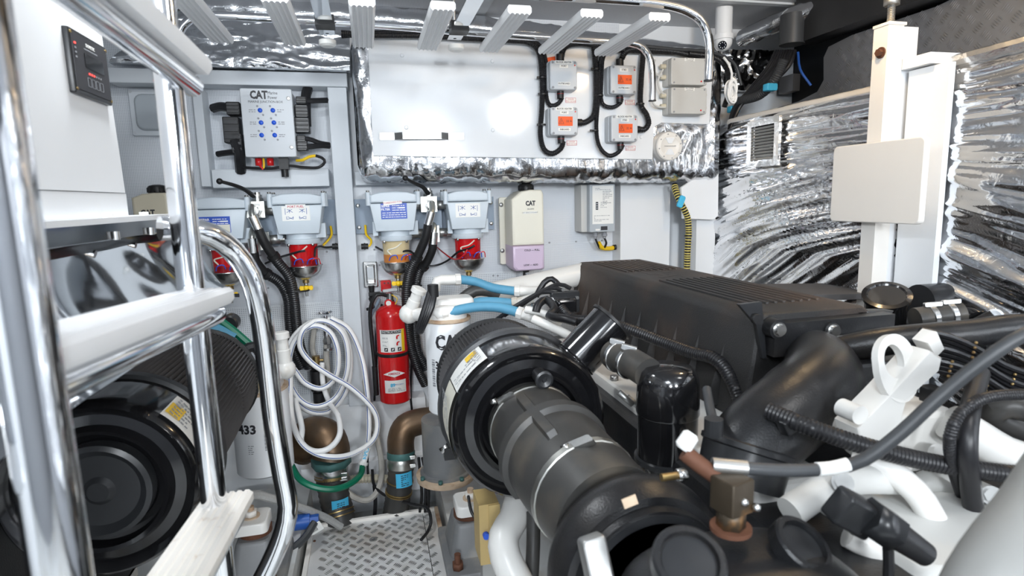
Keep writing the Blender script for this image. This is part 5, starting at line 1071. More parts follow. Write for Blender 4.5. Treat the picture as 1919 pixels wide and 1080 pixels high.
# ================================================================ ENGINES
YF = 1.28
def cleaner(cx, cz, label, lab_angles, stub, EL=.42):
    t = thing('air_cleaner', label, 'air cleaner', (cx, YF+.2, cz-.2), 'engine air cleaners'); c = V((cx, YF, cz)); A = V((0, 1, 0))
    MB().lathe(c, A, [(.035, .10), (.03, .118), (.004, .122), (.0, .130), (.018, .138), (.022, .158), (.008, .172), (.004, .178), (.012, .186), (.03, .189), (.045, .191), (.15, .194)], 64).build('shell', 'blackgloss', t, 'glossy black shell')
    MB().lathe(c+A*.15, A, [(0, .194), (.004, .203), (.022, .205), (.026, .197)], 64).build('clamp_ring', 'blacksatin', t); MB().lathe(c+A*.177, A, [(0, .190), (.003, .198), (.014, .196), (.016, .186)], 64).build('steel_band', 'steel', t)
    n = 190; vs = []; fs = []; rows = [(.19, .182), (EL*.66, .180), (EL*.68, .172), (EL*.70, .179), (EL, .174)]
    for k, (y, r) in enumerate(rows):
        for i in range(n): a = 2*PI*i/n; rr = r-(.012 if i % 2 else 0); vs.append(c+V((rr*math.cos(a), y, rr*math.sin(a))))
    for k in range(len(rows)-1):
        for i in range(n): fs.append([k*n+i, k*n+(i+1) % n, (k+1)*n+(i+1) % n, (k+1)*n+i])
    MB().add(vs, fs).build('pleated_element', 'pleat', t, 'dark grey pleated filter element', ang=20)
    MB().lathe(c+A*(EL-.005), A, [(0, .170), (.006, .180), (.02, .178), (.024, .16), (.024, 0)], 48).build('end_cap', 'black', t)
    def lab(a0, a1, y0, y1, m, nm):
        g = MB(); R = .1945
        g.grid(lambda u, v: c+V((R*math.cos(a0+(a1-a0)*u), y0+(y1-y0)*v, R*math.sin(a0+(a1-a0)*u)))-V((0, 0, 0)), 16, 1); o = g.build(nm, m, t)
        return o
    for (a0, a1, y0, y1, mt) in lab_angles:
        a0, a1 = math.radians(a0), math.radians(a1); lab(a0, a1, y0, y1, mt, 'label_plate')
        am = (a0+a1)/2; up = V((-math.sin(am), 0, math.cos(am)))*(1 if a1 > a0 else -1)
        w_ = V((math.cos(am), 0, math.sin(am))); fr = F(c+w_*.1955+A*(y0+y1)/2, up, A if up.cross(A).dot(w_) > 0 else -A, w_)
        lines(fr.sub(0, 0, -.0005), abs(a1-a0)*.16, abs(y1-y0)*.75, 6, 'inkgrey', t, int(a0*10))
    return t, c
t, c = cleaner(.347, .916, 'large black air cleaner with white labels in front of the engine', [(120, 152, .03, .145, 'label'), (153, 205, .04, .145, 'labelold')], True)
ym = MB(); ym.grid(lambda u, v: c+V((.1965*math.cos(math.radians(124+10*u)), .10+.032*v, .1965*math.sin(math.radians(124+10*u)))), 6, 1); ym.build('yellow_logo_field', 'yellow', t)
q = P(1020, 712, Y=1.24); f0 = V((q.x, 1.285, q.z)); sp_ = MB(); sp_.cyl(f0, q, .017, .018); sn = sp_.build('restriction_gauge', 'black', t); MB().lathe(q+V((0, .006, 0)), WN, [(0, .021), (.010, .021), (.012, .016), (.009, .006), (.012, .004)], 20).build('gauge_cap', 'blacksatin', sn)
for a, l in ((3.7, ''),):
    q = c+V((.205*math.cos(a), .165, .205*math.sin(a))); MB().box(q+V((-.02, -.012, -.02)), q+V((.012, .012, .012))).build('clamp_lug', 'black', t); MB().cyl(q+V((-.028, 0, .002)), q+V((-.005, 0, .016)), .009, n=8).build('clamp_bolt', 'steel', t)
# angled outlet stub on the shell with its clamped pipe
a0 = P(1064, 690, Y=1.40); a1 = P(1146, 604, Y=1.40); dv = (a1-a0).normalized()
st = MB().cyl(a0-dv*.05, a1, .057, .057, 36).build('outlet_stub', 'blackgloss', t, 'glossy black angled outlet stub'); MB().lathe(a1-dv*.003, dv, [(0, .057), (.001, .063), (.008, .063), (.010, .058), (.010, 0)], 36).build('stub_cap', 'black', st); MB().lathe(a0+dv*.03, dv, [(0, .0575), (.003, .059), (.006, .0575)], 36).build('bead', 'blackgloss', st)
# ---- rubber intake elbow with raised cross and two clamps
def intake():
    pts = [V((.347, 1.30, .916)), V((.349, 1.20, .914)), V((.358, 1.08, .905)), V((.372, .98, .893)), V((.382, .90, .885))]
    t = thing('intake_hose', 'black rubber intake hose with raised cross joining air cleaner and turbo', 'hose', pts[2]-WZ*.11, None); sp = spline(pts, .012)
    R = lambda u: .104+.006*math.sin(u*PI)
    b = MB(); b.tube(sp, R, 48, smooth=False); b.build('hose', 'rubber', t)
    def onsurf(s, ang, lift):
        i = min(int(s*(len(sp)-1)), len(sp)-2); p = sp[i].lerp(sp[i+1], s*(len(sp)-1)-i); tt = (sp[min(i+2, len(sp)-1)]-sp[i]).normalized(); u = V((1, 0, 0)); u = (u-tt*u.dot(tt)).normalized(); w_ = u.cross(tt); w_ = w_ if w_.z > 0 else -w_
        return p+(u*math.cos(ang)+w_*math.sin(ang))*(R(s)+lift)
    for sa, sb, aa, ab, n1, n2 in ((.20, .66, 1.86, 2.12, 24, 5), (.385, .485, .2, 3.9, 6, 60)):
        r = MB()
        for lift in (0,): pass
        r.grid(lambda u, v: onsurf(sa+(sb-sa)*u, aa+(ab-aa)*v, .011 if (0.001 < u < .999 and .001 < v < .999) else -.002), n1, n2); r.build('raised_rib', 'rubber', t)
    for s in (.10, .80):
        i = int(s*(len(sp)-1)); d = (sp[i+1]-sp[i]).normalized(); b = MB(); clip(b, sp[i], d, R(s)+.001, .018); k = b.build('clamp', 'zinc', t)
        q = onsurf(s, 2.25 if s < .5 else 1.75, .008); fr = F(q, V((.7, -.45, .45)), d, None); MB().rbox(fr, .05, .022, .018, .005, .003).build('clamp_housing', 'steel', k); MB().hexn(q-fr.u*.036, q-fr.u*.022, .007).build('clamp_screw', 'steel', k)
intake()
# ---- turbocharger compressor housing
tc = V((.392, .86, .872)); t = thing('turbo_housing', 'black round turbo housing at the end of the intake hose', 'turbocharger', tc-WZ*.16)
cc = P(1212, 1082, Y=.80)
MB().lathe(cc+V((0, .10, 0)), WN, [(0, .10), (.01, .122), (.03, .146), (.055, .155), (.08, .153), (.105, .140), (.108, .128), (.125, .126), (.127, .118), (.09, .112), (.06, .108), (.06, 0)], 64).build('volute', 'cast', t)
MB().lathe(cc+V((0, -.005, 0)), WN, [(0, .118), (.024, .122), (.026, .110), (.0, .104)], 64).build('inner_ring', 'blacksatin', t)
for a in (.3, 1.2, 2.1, 2.9): q = cc+V((.02*math.cos(a), .02, .02*math.sin(a))); MB().box(q+V((-.004, -.004, -.004)), cc+V((.105*math.cos(a), .028, .105*math.sin(a)))+V((.004, .004, .004))).build('spoke', 'black', t)
q = P(1180, 940, Y=.735); MB().obox(F(q, (1, 0, .25), (-.25, .3, 1)), .022, .014, .003).build('paint_mark', 'rustpale', t)
q = P(1258, 893, Y=.76); MB().cyl(q-WU*.016, q+WU*.016, .006).build('stud', 'brass', t); MB().hexn(q+WU*.01, q+WU*.024, .010).build('nut', 'steel', t)
q = P(1116, 1065, Y=.70); MB().rbox(F(q, (1, 0, .2), (-.1, .4, 1)), .035, .09, .03, .006, .004).build('end_plate', 'dullsteel', t)
# ---- foreground black casting with two round recesses
def casting():
    c = P(1395, 1140, Y=.60); t = thing('black_casting', 'glossy black engine casting with round recessed cap in the foreground', 'engine part', c-WZ*.1)
    b = MB(); n = 40
    def f(u, v):
        a = 2*PI*u; ph = v*PI/2; e = .62; ca, sa = math.cos(a), math.sin(a); s_ = lambda x, p: math.copysign(abs(x)**p, x)
        return c+V((.165*s_(ca, .75)*s_(math.cos(ph), e), .12*s_(sa, .75)*s_(math.cos(ph), e), -.03+.098*s_(math.sin(ph), e)))
    b.grid(f, 56, 14); b.build('casting', 'cast', t)
    for (x, y, Yy, ro) in ((1292, 1052, .56, .043), (1505, 1020, .60, .040)):
        q = P(x, y, Y=Yy); nv = V((-.12 if x < 1400 else .25, -.5, .85)).normalized(); q = q+nv*.004
        rg = MB().lathe(q-nv*.02, nv, [(0, ro), (.018, ro), (.021, ro-.003), (.021, ro-.009), (.013, ro-.010), (.012, 0)], 40).build('recess_ring', 'cast', t); MB().lathe(q-nv*.009, nv, [(0, ro-.0105), (.003, ro-.012), (.004, 0)], 40).build('cap_disc', 'blacksatin', rg)
casting()
# ---- rusty sensor block with lug, white cap and grey cable
t = thing('sensor_block', 'rusty brass sensor block with lug and white cap', 'sensor', P(1372, 965, Y=.64))
q = P(1372, 925, Y=.64); MB().rbox(F(q-WZ*.022, (1, .25, 0), (-.25, 1, 0), (0, 0, 1)), .040, .040, .045, .003, .002).build('block', 'oldbrass', t)
MB().hexn(q-WZ*.05, q-WZ*.022, .019).build('base_nut', 'oldbrass', t); MB().cyl(q-WZ*.052, q-WZ*.046, .027).build('rust_ring', 'rust', t)
MB().tube([P(1345, 895, Y=.66), P(1310, 870, Y=.67), P(1283, 848, Y=.68)], .0115, 10).build('copper_lug', 'rust', t); MB().cyl(P(1278, 842, Y=.68), P(1298, 812, Y=.68), .012, .0115, 16, ch=.004).build('cap', 'label', t, 'white plastic cap')
for x, y in ((1395, 942), (1418, 952)): p = P(x, y, Y=.62); MB().ball(p, .006, 10).build('terminal', 'steel', t)
cb = [P(x, y, Y=Y) for x, y, Y in ((1335, 872, .665), (1400, 878, .65), (1480, 882, .64), (1560, 878, .63), (1620, 862, .62), (1690, 810, .61), (1760, 745, .6), (1840, 680, .58), (1930, 622, .56), (2040, 590, .56), (2180, 640, .58), (2260, 800, .62), (2200, 1000, .68))]
t = thing('grey_cable', 'thick dark grey cable sweeping from the sensor to the right edge', 'cable', cb[0]); MB().tube(cb, .0088, 14).build('jacket', 'cablegrey', t); MB().tube(cb[:2], .0105, 14, smooth=False).build('crimp', 'dullsteel', t); MB().tube([P(1532, 880, Y=.632), P(1560, 878, Y=.63), P(1590, 871, Y=.625)], .0096, 14).build('marker_sleeve', 'label', t)
MB().tube([P(x, y, Y=Y) for x, y, Y in ((1440, 770, .86), (1520, 802, .80), (1620, 836, .76), (1740, 866, .73), (1860, 885, .70), (1960, 897, .68), (2080, 930, .70), (2120, 1050, .74))], .0155, 14, corr=(.0065, .0016)).solo('conduit_front', 'corr', 'black corrugated conduit crossing in front of the white engine parts', 'conduit')
# ---- breather canister
def breather():
    c = P(1250, 860, Y=1.12); r = PX(64, 1.12); zt = P(1250, 672, Y=1.12).z; H_ = zt-c.z
    t = thing('breather_canister', 'glossy black upright breather canister beside the air cleaner', 'canister', c-WZ*.02)
    MB().lathe(c-WZ*.02, WZ, [(0, r*.92), (.006, r*.96), (.018, r*.96), (.02, r), (H_*.55, r)], 40).build('body', 'blackgloss', t); MB().lathe(c+WZ*(-.004), WZ, [(0, r), (.002, r+.006), (.012, r+.006), (.014, r)], 40).build('lower_band', 'blacksatin', t)
    MB().lathe(c+WZ*(H_*.55-.02), WZ, [(0, r+.0015), (.004, r+.003), (H_*.45-.03+.0, r+.001), (H_*.45-.008, r*.92), (H_*.45+.002, r*.75), (H_*.45+.006, 0)], 40).build('cap', 'blackgloss', t)
    a = P(1148, 664, Y=1.27); b = P(1215, 700, Y=1.13); pp = [a, a.lerp(b, .5)+WZ*.004, b]
    MB().tube(pp, .034, 24).build('inlet_hose', 'rubber', t)
    d = (b-a).normalized()
    for k in (.16, .5): q = a.lerp(b, k); bb = MB(); clip(bb, q, d, .035, .013); cl_ = bb.build('clamp', 'steel', t); s_ = q+WZ*.036; MB().rbox(F(s_, (.8, -.5, -.2), d.cross(V((.8, -.5, -.2)))), .036, .014, .012, .003, .002).build('clamp_housing', 'steel', cl_)
    MB().rbox(F(c-V((0, 0, .26)), (1, 0, 0), (0, 1, 0), (0, 0, 1)), .09, .09, .24, .01, .003).build('bracket', 'black', t)
breather()
# ---- large black charge air elbow
def charge():
    pts = [P(x, y, Y=Y) for x, y, Y in ((1510, 664, 1.14), (1538, 690, 1.04), (1535, 722, .97), (1490, 764, .93), (1440, 806, .91), (1400, 850, .90), (1384, 905, .89))]; sp = spline(pts, .012)
    t = thing('charge_elbow', 'large satin black air elbow curving down from the charge cooler', 'pipe elbow', pts[-1]); MB().tube(sp, lambda u: .066+.010*math.sin(u*PI)*(1 if u < .6 else .8)+.008*u, 36, smooth=False).build('elbow', 'cast', t)
    d = (sp[-1]-sp[-2]).normalized(); q = P(1402, 835, Y=.90)
    MB().lathe(q-d*.005, d, [(0, .078), (.003, .084), (.012, .084), (.015, .079), (.075, .076)], 40).build('collar', 'blacksatin', t)
    k = P(1472, 790, Y=.84); MB().rbox(F(k, (1, 0, .5), (-.5, 0, 1)), .034, .03, .022, .003, .004).build('boss', 'cast', t)
    k = P(1338, 795, Y=.86); MB().cyl(k+WZ*.01, k-WZ*.02, .016).build('lug', 'blacksatin', t)
    MB().tube([P(1325, 730, Y=1.0), P(1330, 760, Y=.95), P(1337, 790, Y=.88)], .009, 10).build('stay', 'cablegrey', t)
    f0 = sp[0]; MB().lathe(f0+V((0, .02, 0)), WN, [(0, .07), (.012, .07), (.014, .062), (.03, .06)], 36).build('flange', 'black', t)
charge()
# ---- charge cooler cover (big ribbed black box)
def cooler():
    X0 = .83; Y0 = P(1420, 583, X=X0).y; Y1 = P(1080, 495, X=X0).y; zt = 1.182; X1 = 1.14; zb = .93
    t = thing('charge_cooler', 'long black ribbed charge cooler cover on top of the engine', 'engine part', ((X0+X1)/2, (Y0+Y1)/2, zb))
    sec = [(-.03, 0), (.012-.012, .225), (.006, .240), (.022, .2515), (.04, .252)]; w_ = X1-X0
    sec = sec+[(w_-p[0], p[1]) for p in sec[::-1]]
    sec = [(w_+.03 if p[0] > w_ else p[0], p[1]) for p in sec]
    MB().prism([(p[0], p[1]) for p in sec][::-1], F((X0, Y1, zb)), Y1-Y0, .012, back=0).build('cover', 'crinkle', t)
    for k in range(9):
        x = X0+.055+k*.024
        for ya, yb in ((Y0+.10, Y0+.56), (Y0+.80, Y1-.06)): MB().rbox(F((x, (ya+yb)/2, 1.181), (1, 0, 0), (0, 1, 0), (0, 0, 1)), .011, yb-ya, .006, .005, .002).build('top_ridge', 'crinkle', t)
    fr = F((X0+w_/2-.02, Y0+.68, 1.1825), (0, -1, 0), (1, 0, 0), (0, 0, 1)); text('CAT', .085, fr, 'crinkle', t, sx=1.15, bold=.005, name='raised_lettering')
    for k in range(10):
        y = Y1-.06-k*(Y1-Y0-.1)/9.6; x = X0-.022
        MB().add([(x-.006, y-.012, zb+.01), (x-.006, y+.012, zb+.01), (x-.036, y, zb+.01), (X0-.002, y, zb+.18), (x+.03, y-.012, zb+.02), (x+.03, y+.012, zb+.02)], [(0, 2, 3), (2, 1, 3), (0, 3, 4), (1, 5, 3), (0, 4, 5, 1, 2), (3, 5, 4)]).build('gusset', 'crinkle', t)
    # end bracket with two bolts
    a = P(1430, 580, Y=Y0-.02); b = P(1592, 578, Y=Y0-.02)
    br = MB(); br.box((X0+.02, Y0-.035, 1.09), (X1+.03, Y0+.004, 1.165)); bk = br.build('end_bracket', 'cast', t)
    for x, y in ((1460, 618), (1562, 620)):
        q = P(x, y, Y=Y0-.04); MB().lathe(q, WN, [(0, .0165), (.003, .0165), (.003, .013), (.010, .012)], 20).build('washer_bolt', 'steel', bk); MB().cyl(q+V((0, .03, 0)), q, .022).build('bolt_boss', 'cast', bk)
    q = P(1412, 590, Y=Y0); MB().prism([(-.045, .028), (.012, .030), (.03, -.10), (.02, -.10), (.0, -.02)], F(q+V((0, .0, 0))), .012).build('side_bracket', 'blacksatin', t); MB().hexn(q+V((-.006, -.012, -.005)), q+V((-.006, -.026, -.005)), .012).build('bracket_bolt', 'black', t)
    MB().prism([(-.05, -.012), (.03, -.012), (.055, .012), (-.05, .018)], F(P(1640, 595, Y=Y0)+V((0, .03, 0))), .03, .003).build('lug_plate', 'cast', t)
    for x in (1594, 1632): q = P(x, 598, Y=Y0-.002); MB().cyl(q+V((0, .01, 0)), q+WN*.002, .011).build('hole', 'rust', t)
cooler()
# dark engine block with white rocker area under everything
t = thing('engine_block', 'dark engine block under the black cover, right side', 'engine', (1.0, 1.3, .27))
MB().rbox(F((1.02, 1.35, .3), (1, 0, 0), (0, 1, 0), (0, 0, 1)), .86, 1.75, .60, .05, .02).build('block', 'cast', t); MB().box((.62, .75, .27), (.7, 2.0, .31)).build('bed_foot', 'enginewhite', t); MB().box((1.34, .75, .0), (1.4, 2.0, .31)).build('bed_foot', 'enginewhite', t)
MB().rbox(F((.72, 1.45, .86), (1, 0, 0), (0, 1, 0), (0, 0, 1)), .18, 1.2, .07, .03, .012).build('rocker_cover', 'enginewhite', t, 'white painted rocker cover')
for k in range(6): q = V((.655, 1.0+k*.17, .93)); MB().hexn(q, q+WZ*.014, .012).build('cover_bolt', 'dullsteel', t)
for k in range(4): q = P(1160+k*16, 735+k*9, Y=1.2); MB().tube([q, q+V((.03, -.01, -.03))], .007, 8, smooth=False).build('injector_stud', 'dullsteel', t)
MB().rbox(F((.90, .74, .86), (1, 0, 0), (0, 1, 0), (0, 0, 1)), .34, .30, .06, .03, .012).build('front_cover', 'boxpale', t, 'pale grey painted front cover')
# ---- white lifting eye on its bracket
def eye():
    Yp = .80; t = thing('lifting_eye', 'white painted lifting eye on the engine bracket', 'lifting eye', P(1680, 860, Y=Yp)); n = 32
    oc = P(1682, 675, Y=Yp); S_ = Yp/FPX; out = []; inn = []
    for i in range(n):
        a = 2*PI*i/n; ca, sa = math.cos(a), math.sin(a); rx = 60; ry = 62 if sa > 0 else 100
        out.append((rx*ca*S_*(1.0 if sa > 0 else 1+.25*abs(sa)), ry*sa*S_)); inn.append(((-10+31*ca)*S_, (-2+40*sa)*S_))
    b = MB(); ringprism(b, out, inn, F(oc, (1, .1, 0), (0, .3, 1)), -.013); b.build('eye_plate', 'enginewhite', t)
    c = [P(x, y, Y=Yp-.01) for x, y in ((1598, 800), (1655, 742), (1735, 655), (1757, 668), (1752, 690), (1690, 745), (1660, 850), (1610, 850))]
    MB().prism([(p.x, p.z) for p in c][::-1], F((0, Yp+.03, 0)), .05, .004).build('gusset', 'enginewhite', t)
    q = P(1720, 822, Y=Yp+.02); MB().rbox(F(q+V((0, .06, 0))), .13, .115, .08, .02, .012).build('bracket_block', 'enginewhite', t)
    q = P(1604, 775, Y=Yp-.02); MB().cyl(q+V((0, .03, 0)), q+WN*.01, .016).build('bolt_boss', 'enginewhite', t)
    p = [P(1748, 620, Y=Yp+.03), P(1772, 655, Y=Yp+.02), P(1755, 672, Y=Yp+.02), P(1728, 640, Y=Yp+.03)]; MB().prism([(k.x, k.z) for k in p], F((0, Yp+.05, 0)), .03, .003).build('tab', 'enginewhite', t)
eye()
# ---- white coolant pipes at lower right
def pipe(pts, r, label, mt='enginewhite', name='coolant_pipe', n=20):
    MB().tube([P(x, y, Y=Y) for x, y, Y in pts], r, n).solo(name, mt, label, 'pipe')
pipe(((1600, 860, .80), (1660, 880, .76), (1715, 920, .73), (1755, 985, .71), (1790, 1060, .70), (1800, 1110, .7)), .021, 'white curved pipe descending at the lower right')
pipe(((1540, 780, .88), (1570, 800, .86), (1600, 835, .84), (1640, 860, .8)), .017, 'white pipe stub behind the corrugated conduit')
pipe(((1780, 790, .78), (1830, 820, .76), (1880, 850, .74), (1940, 870, .72)), .032, 'white fat pipe behind the hose loop at right')
pipe(((1480, 960, .74), (1540, 920, .75), (1600, 900, .76), (1680, 900, .77)), .024, 'light grey pipe behind the black plug connector', 'boxpale')
pipe(((1590, 1000, .70), (1640, 1030, .68), (1680, 1070, .67), (1700, 1110, .66)), .022, 'white pipe end under the black plug connector')
m = MB().tube([P(2300, 640, Y=.52), P(2160, 700, Y=.45), P(2060, 790, Y=.42), P(1955, 950, Y=.40), P(1830, 1140, Y=.38), P(1760, 1400, Y=.40)], .034, 24); m.solo('foreground_pipe', 'pipegrey', 'blurred grey pipe at the lower right corner', 'pipe')
for k, (x, y, Yy) in enumerate(((1640, 850, .78), (1690, 870, .77), (1760, 850, .76), (1580, 905, .72), (1860, 930, .70))):
    q = P(x, y, Y=Yy); d = (CAM-q).normalized(); m = MB(); m.cyl(q-d*.03, q, .016, n=16); m.hexn(q, q+d*.008, .011); m.solo('cover_bolt', 'enginewhite' if k < 3 else 'dullsteel', ('white bolt below the lifting eye, left', 'white bolt below the lifting eye, middle', 'white bolt below the lifting eye, right', 'steel bolt beside the black plug connector', 'steel bolt right of the white curved pipe')[k], 'bolt')
pipe(((1690, 930, .80), (1760, 900, .78), (1830, 960, .76), (1880, 1060, .74)), .020, 'pale grey pipe behind the white curved pipe', 'boxpale')
# ---- angular black plug connector
def plug():
    t = thing('plug_connector', 'angular black plug connector above the white pipe', 'connector', P(1640, 1040, Y=.6))
    fr = F(P(1580, 945, Y=.62), (.83, 0, -.5), (.45, -.2, .8)); MB().rbox(fr, .052, .046, .03, .006, .005).build('elbow_body', 'blacksatin', t); MB().rbox(fr.sub(.034, -.012, -.004), .03, .03, .026, .005, .004).build('elbow_arm', 'blacksatin', t)
    a = P(1625, 965, Y=.60); b = P(1735, 1040, Y=.58); d = (b-a).normalized(); MB().hexn(a, a+d*.045, .026).build('hex_nut', 'blacksatin', t); MB().cyl(a+d*.045, b, .020, .016, 20).build('sleeve', 'black', t)
    MB().tube([P(1664, 1010, Y=.6), P(1666, 1060, Y=.6), P(1664, 1110, Y=.6)], .007, 8).build('lead', 'black', t)
plug()
# ---- black wiring harness with yellow ties, looped conduit
def harness():
    t = thing('wiring_harness', 'bundle of black wires with yellow ties behind the grey cable', 'wiring', P(1850, 760, Y=.85))
    base = [(1735, 655, .86), (1790, 668, .85), (1840, 690, .85), (1890, 720, .84), (1960, 750, .83), (2030, 820, .83), (2040, 950, .84)]
    for k in range(9):
        o = (k-4)*9; MB().tube([P(x+o*.25, y+o, Y=Y+.006*(k % 3)) for x, y, Y in base], .0062, 8).build('wire', 'corr', t)
    for x, y in ((1785, 690), (1830, 655), (1850, 735), (1905, 705)):
        for j in range(4): q = P(x-j*2.5, y+j*9-12, Y=.835); MB().ball(q, .0032, 8).build('yellow_tie_stitch', 'brass', t)
    q = P(1735, 735, Y=.83); MB().rbox(F(q), .028, .03, .03, .004, .003).build('end_plug', 'black', t)
harness()
MB().tube([P(x, y, Y=Y) for x, y, Y in ((2020, 860, .74), (2000, 770, .72), (1960, 745, .7), (1900, 740, .7), (1840, 748, .7), (1800, 775, .7), (1780, 820, .7), (1785, 870, .71), (1800, 920, .74), (1820, 970, .78))], .0095, 12, corr=(.005, .001)).solo('looped_conduit', 'corr', 'black corrugated conduit bent in a loop at the right edge', 'conduit')
MB().tube([P(x, y, Y=Y) for x, y, Y in ((1838, 700, .80), (1818, 770, .72), (1812, 840, .69), (1818, 900, .70), (1830, 1000, .72), (1835, 1060, .72))], .015, 12).solo('taped_loom', 'corr', 'vertical black taped loom inside the conduit loop', 'wiring')
MB().tube([P(x, y, Y=Y) for x, y, Y in ((1930, 770, .75), (1890, 760, .76), (1860, 775, .78), (1900, 800, .78), (1960, 815, .78))], .022, 12).solo('black_hose', 'rubber', 'short black hose bend behind the conduit loop', 'hose')
# ---- outboard side: second air cleaner parts seen over the cover
t = thing('outboard_air_cleaner', 'far black air cleaner seen past the cover at the right', 'air cleaner', P(1800, 640, Y=1.2))
cq = P(1830, 640, Y=1.22)
MB().lathe(cq, V((0, 1, 0)), [(.02, .06), (.0, .075), (.0, .082), (.012, .088), (.05, .092), (.30, .094)], 48).build('shell', 'blackgloss', t)
a0 = P(1690, 600, Y=1.32); a1 = P(1662, 553, Y=1.28); dv = (a1-a0).normalized(); dv = V((-.35, -.35, .87)).normalized()
k0 = P(1662, 556, Y=1.30); MB().cyl(k0-dv*.14, k0, .052, .052, 36).build('outlet_stub', 'blackgloss', t); MB().lathe(k0-dv*.004, dv, [(0, .052), (.002, .060), (.010, .060), (.012, .048), (.008, .044), (.008, 0)], 40).build('stub_cap', 'blackgloss', t)
MB().tube([P(1722, 566, Y=1.34), P(1800, 562, Y=1.34), P(1880, 578, Y=1.28), P(1925, 640, Y=1.2)], .05, 24).build('duct', 'blacksatin', t)
q = P(1865, 592, Y=1.14); MB().cyl(q+V((-.02, .03, -.03)), q, .018).build('restriction_gauge', 'black', t); MB().lathe(q, (CAM-q), [(0, .018), (.006, .018), (.008, .013), (.005, .006)], 20).build('gauge_cap', 'boxgrey', t)
a = P(1715, 600, Y=1.15); b = P(1800, 588, Y=1.12); MB().tube([a, b], .03, 20, smooth=False).build('hose', 'rubber', t)
for k in (.35, .75): q = a.lerp(b, k); bb = MB(); clip(bb, q, b-a, .031, .014); cl_ = bb.build('clamp', 'steel', t); MB().rbox(F(q+WZ*.033, (.9, -.4, .1), (.1, .2, 1)), .04, .013, .012, .003, .002).build('clamp_housing', 'steel', cl_)
MB().tube([P(1575, 655, Y=1.05), P(1660, 640, Y=1.0), P(1740, 632, Y=.97), P(1820, 625, Y=.95), P(1930, 615, Y=.92), P(2060, 640, Y=.9), P(2110, 800, Y=.9), P(2110, 1000, Y=.92)], .030, 20).solo('front_manifold', 'cast', 'black manifold bar running right behind the lifting eye', 'engine part')
MB().rbox(F(P(1650, 700, Y=1.0)+V((0, .05, -.03))), .20, .12, .06, .02, .01).solo('bracket_casting', 'cast', 'black casting behind the lifting eye', 'engine part')
MB().prism([(0, 0), (.30, -.015), (.30, -.03), (0, -.02)], F(P(1500, 553, Y=1.5)), -.25).solo('ribbed_edge_trim', 'pleat', 'dark ribbed edge behind the charge cooler', 'engine part')
# ---- conduit along the cooler, sensor plug box
MB().tube([P(x, y, Y=Y) for x, y, Y in ((1052, 578, 1.75), (1072, 598, 1.7), (1110, 602, 1.6), (1170, 614, 1.5), (1240, 640, 1.4), (1300, 662, 1.3), (1335, 670, 1.24), (1358, 690, 1.2), (1378, 728, 1.16), (1390, 760, 1.14))], .0165, 12, corr=(.007, .0016)).solo('engine_conduit', 'corr', 'long black corrugated conduit beside the charge cooler', 'conduit')
t = thing('sensor_plug_box', 'black plug box with screws at the far end of the cover', 'connector', P(1058, 590, Y=1.8))
MB().rbox(WF(1058, 566, 1.84), .10, .075, .015, .008, .003).build('flange', 'blacksatin', t); MB().rbox(WF(1056, 572, 1.825), .072, .05, .04, .01, .008).build('cover', 'blackgloss', t)
for x, y in ((1055, 543), (1082, 558), (1034, 560)): q = P(x, y, Y=1.825); MB().cyl(q, q+WN*.004, .006, n=10).build('screw', 'steel', t)
# ---- white expansion pipe at the far end
a = P(905, 556, Y=2.28); b = P(1100, 512, Y=2.3); MB().tube([a-WZ*.03-WU*.05, a, a.lerp(b, .5), b], .047, 24).solo('white_crossover_pipe', 'enginewhite', 'thick white pipe running behind the black cover', 'pipe')
MB().tube([P(x, y, Y=Y) for x, y, Y in ((868, 560, 2.1), (890, 545, 2.1), (915, 545, 2.1), (935, 552, 2.1))], .022, 14).solo('elbow_hose', 'rubber', 'short black bent hose with clamp behind the blue hoses', 'hose')
# ---- starboard fuel filter with white head and blue hoses
def spinon(c, r, H_, label, txt, grp='white spin-on fuel filters'):
    t = thing('spin_on_filter', label, 'fuel filter', c, grp)
    MB().lathe(c, WZ, [(0, r*.5), (.004, r*.9), (.012, r), (H_-.012, r), (H_, r*.96)], 40).build('canister', 'white', t); MB().lathe(c+WZ*(H_), WZ, [(0, r*.97), (.004, r+.003), (.012, r+.003), (.014, r*.9)], 40).build('seal_ring', 'rustpale', t)
    MB().rbox(F(c+WZ*(H_+.013), (1, 0, 0), (0, 1, 0), (0, 0, 1)), r*1.7, r*1.8, .045, r*.7, .012).build('head', 'enginewhite', t); return t
c = P(846, 770, Y=1.95); r = .076; zt = P(845, 600, Y=1.95).z
t = spinon(c, r, zt-c.z, 'white spin-on fuel filter half hidden by the air cleaner', 0); ph = math.atan2(-c.y, -c.x)
text('CAT', .045, tang(c, r+.0008, ph+.05, P(845, 640, Y=1.9).z), 'ink', t, sx=.75, bold=.003, bend=r); text('389-1079', .024, tang(c, r+.0008, ph+.05, P(845, 682, Y=1.9).z), 'ink', t, sx=.8, bold=.001, bend=r)
m = MB(); f = tang(c, r+.0006, ph-.75, P(840, 700, Y=1.9).z)
for k in range(12): m.obox(f.sub(0, .05-k*.008), .012, .003+.002*(k % 3), .0005)
m.build('barcode', 'inkgrey', t, kind='stuff')
BH = 'light blue engine hoses'
def bhose(pts, label, e0, e1):
    w_ = [P(x, y, Y=Y) for x, y, Y in pts]; t = thing('blue_hose', label, 'hose', w_[0], BH); MB().tube(w_, .0165, 16).build('hose', 'bluehose', t)
    for q, ex in ((w_[0], e0), (w_[-1], e1)):
        pts2 = [q]+[P(x, y, Y=Y) for x, y, Y in ex]; MB().tube(pts2, .0185, 14).build('fitting', 'enginewhite', t); d = (pts2[1]-pts2[0]).normalized(); MB().lathe(pts2[0]-d*.004, d, [(0, .018), (.002, .0215), (.02, .0215), (.022, .018)], 8).build('ferrule', 'enginewhite', t)
